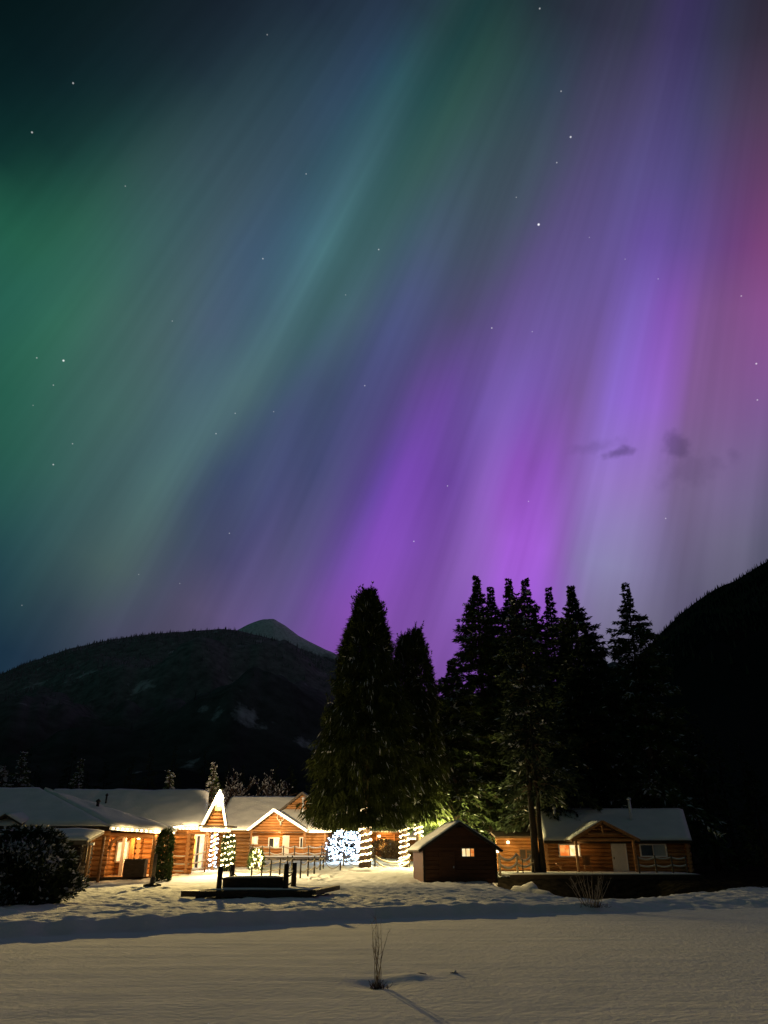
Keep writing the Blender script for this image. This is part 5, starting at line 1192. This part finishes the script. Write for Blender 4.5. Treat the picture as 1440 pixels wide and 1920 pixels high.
snow_sheet([(bx0, yf + 1.4, zt + 0.388), (bx1, yf + 1.4, zt + 0.388), (bx1, yf + 2.14, zt + 0.388), (bx0, yf + 2.14, zt + 0.388)], 0.06, 8.0).build('snow', SNOW, BX_)
def bigpost(px, yb, yt, D):
    x = survey(px, yb, D).x; z = gz(x, D); return V3(x, D, z), survey(px, yt, D).z - z
CHAIN = BLACK
fence('pair of stout chained posts at the left end of the platform', [bigpost(410, 1672, 1626, yf + 0.75), bigpost(434, 1650, 1622, yf + 4.2)], (0.8,), 0.22, 0.11, DARKW, CHAIN, 0.03)
fence('pair of stout chained posts at the right end of the platform', [bigpost(535, 1670, 1621, yf + 0.9), bigpost(550, 1664, 1619, yf + 2.6)], (0.8,), 0.12, 0.11, DARKW, CHAIN, 0.03)
fence('long sagging chain behind the platform box', [bigpost(434.5, 1650, 1624, yf + 4.3), bigpost(551, 1664, 1622, yf + 3.0)], (0.75, 0.45), 0.35, 0.06, DARKW, CHAIN, 0.028)

# ------------------------------------------------------------------ small things
g = G(285, 1664)
T = thing('post_stand', 'pale stub post on a dark splayed iron stand before the lodge porch', 'post', g)
MB().tube([g + V3(0, 0, .38), g + V3(0, 0, 1.5)], [0.09, 0.085], 10).build('shaft', GREYW, T)
MB().tube([g + V3(0, 0, .02), g + V3(0, 0, .45)], [0.15, 0.13], 8).build('sleeve', BLACK, T)
for a in range(4):
    e = V3(math.cos(a * 1.57 + .6) * .42, math.sin(a * 1.57 + .6) * .42, .06)
    MB().bar(g + V3(0, 0, .14), g + e, .16, .16).build('foot', BLACK, T)
def weed(label, g, n, h, spread, cat='plant', r=0.0045, clump=60):
    root = thing('dry_weed', label, cat, g)
    for k in range(n):
        a = random.uniform(0, 6.28); d = V3(math.cos(a) * spread * random.uniform(.2, 1), math.sin(a) * spread * .6, 0); hh = h * random.uniform(.55, 1.0)
        p = [g + d * (0.35 + 0.65 * t) * 1.0 + V3(random.gauss(0, .02), 0, hh * t) for t in (0, .25, .5, .75, 1)]
        m = MB(); m.tube([p[0] - V3(0, 0, .05)] + p[1:], [r * 1.5, r * 1.2, r, r * .8, r * .5], 4)
        for j in range(random.randint(2, 5)):
            q = p[random.randint(2, 4)]; a2 = random.uniform(0, 6.28)
            m.tube([q, q + V3(math.cos(a2) * .09, math.sin(a2) * .06, random.uniform(.04, .14)) * h], [r * .7, r * .3], 3, cap=False)
        m.build('stem', WEED, root)
    m = MB()
    for k in range(clump):
        a = random.uniform(0, 6.28); rr_ = random.uniform(0, spread * .9); q = g + V3(math.cos(a) * rr_, math.sin(a) * rr_ * .7, 0)
        m.tube([q - V3(0, 0, .03), q + V3(random.gauss(0, .05), random.gauss(0, .05), random.uniform(.02, .12))], [r * 1.4, r * .5], 3, cap=False)
    m.build('dead_leaves', TWIG, root)
g = G(708, 1845); g.z -= 0.05
weed('tall dry weed stalks poking out of the smooth snow field', g, 9, 0.98, 0.22)
g = G(1110, 1700)
weed('low dry twiggy bush on the snow before the deck cabin', g, 22, 1.0, 0.85, 'bush', 0.008, 90)
def clod(label, g, s):
    m = MB(); n = 8; vs = []; 
    for j, (z, q) in enumerate(((0, 1.0), (.35, .95), (.7, .62), (.9, .2))):
        for i in range(n):
            a = 2 * math.pi * i / n; k = 1 + .3 * mnoise.noise((math.cos(a) * 2, math.sin(a) * 2, j + g.x))
            vs.append(g + V3(math.cos(a) * s * q * k * 1.5, math.sin(a) * s * q * k * .8, z * s * .55 - .02))
    fs = [(j * n + i, j * n + (i + 1) % n, (j + 1) * n + (i + 1) % n, (j + 1) * n + i) for j in range(3) for i in range(n)] + [tuple(3 * n + i for i in range(n))]
    m.add(vs, fs, 0, True); return m
g = G(787, 1831); tag(clod('', g + V3(0, 0, .02), .1).build('dark_clod', ROCK), 'dark clod under a low drift right of the dry weed', 'clod')
g = G(851, 1827); o = clod('', g + V3(0, 0, .01), .085).build('dark_clod', ROCK); tag(o, 'small dark clod with a frosted tip alone on the snow', 'clod')
MB().tube([g, g + V3(.03, 0, .06)], [.03, .02], 5).build('tip', SNOW_T, o)
# snow heap pushed against the deck, snow ring at the foot of the cedar
def heap(label, c, rx, ry, h, name='snow_heap'):
    n, mm = 26, 9; vs = []
    for j in range(mm + 1):
        f_ = j / mm
        for i in range(n):
            a = 2 * math.pi * i / n; x, y = math.cos(a) * rx * (1 - f_), math.sin(a) * ry * (1 - f_)
            k = 1 + .35 * mnoise.noise((x * 1.5 + c.x, y * 1.5, 2)); z = h * (1 - (1 - f_) ** 2) * k
            vs.append(V3(c.x + x * k, c.y + y * k, c.z - .12 + z + .12 * f_ * mnoise.noise((x * 4, y * 4, 7))))
    fs = [(j * n + i, j * n + (i + 1) % n, (j + 1) * n + (i + 1) % n, (j + 1) * n + i) for j in range(mm) for i in range(n)]
    mb = MB(); mb.add(vs, fs, 0, True); o = mb.build(name, SNOW); tag(o, label, 'snow'); return o
c = survey(985, 1668, 47.0); c.z = gz(c.x, 47.0); heap('rough heap of ploughed snow in the hollow before the deck', c, 1.9, 1.2, 0.95)
heap('ring of trodden snow around the foot of the big cedar', CED + V3(0, 0, 0.02), 1.6, 1.5, 0.3, 'snow_ring')
# things on the deck of the right cabin
ch = survey(1103, 1636, 54.2)
K = thing('deck_chair', 'dark red wooden chair on the deck before the log wall', 'chair', (ch.x, 54.2, zd))
for dx in (-.22, .22):
    for dy in (-.2, .2): MB().box((ch.x + dx, 54.2 + dy, zd + .22), (.05, .05, .44)).build('leg', BOARD, K)
MB().box((ch.x, 54.2, zd + .46), (.5, .48, .04)).build('seat', BOARD, K)
MB().box((ch.x, 54.42, zd + .76), (.5, .04, .56)).build('backrest', BOARD, K)
ch = survey(1053, 1636, 54.4)
K = thing('deck_table', 'small cross legged wooden table under the lit cabin window', 'table', (ch.x, 54.4, zd))
MB().box((ch.x, 54.4, zd + .56), (.62, .5, .05)).build('table_top', BOARD, K)
for s in (-1, 1): MB().bar((ch.x - .25 * s, 54.4 + .08 * s, zd), (ch.x + .25 * s, 54.4 + .08 * s, zd + .54), .06, .06).build('leg', BOARD, K)
# snow shovel leaning by the shelter
a = G(128, 1662); e = V3(-16.35, 44.1, 1.35)
SHV = thing('snow_shovel', 'snow shovel leaning on the lean-to shelter wall', 'shovel', a)
MB().tube([a.lerp(e, .25), e], .022, 6).build('handle', GREYW, SHV)
MB().slab([a + V3(-.22, 0, .02), a + V3(.22, 0, .02), a.lerp(e, .27) + V3(.18, -.03, 0), a.lerp(e, .27) + V3(-.18, -.03, 0)], .02).build('blade', METAL, SHV)
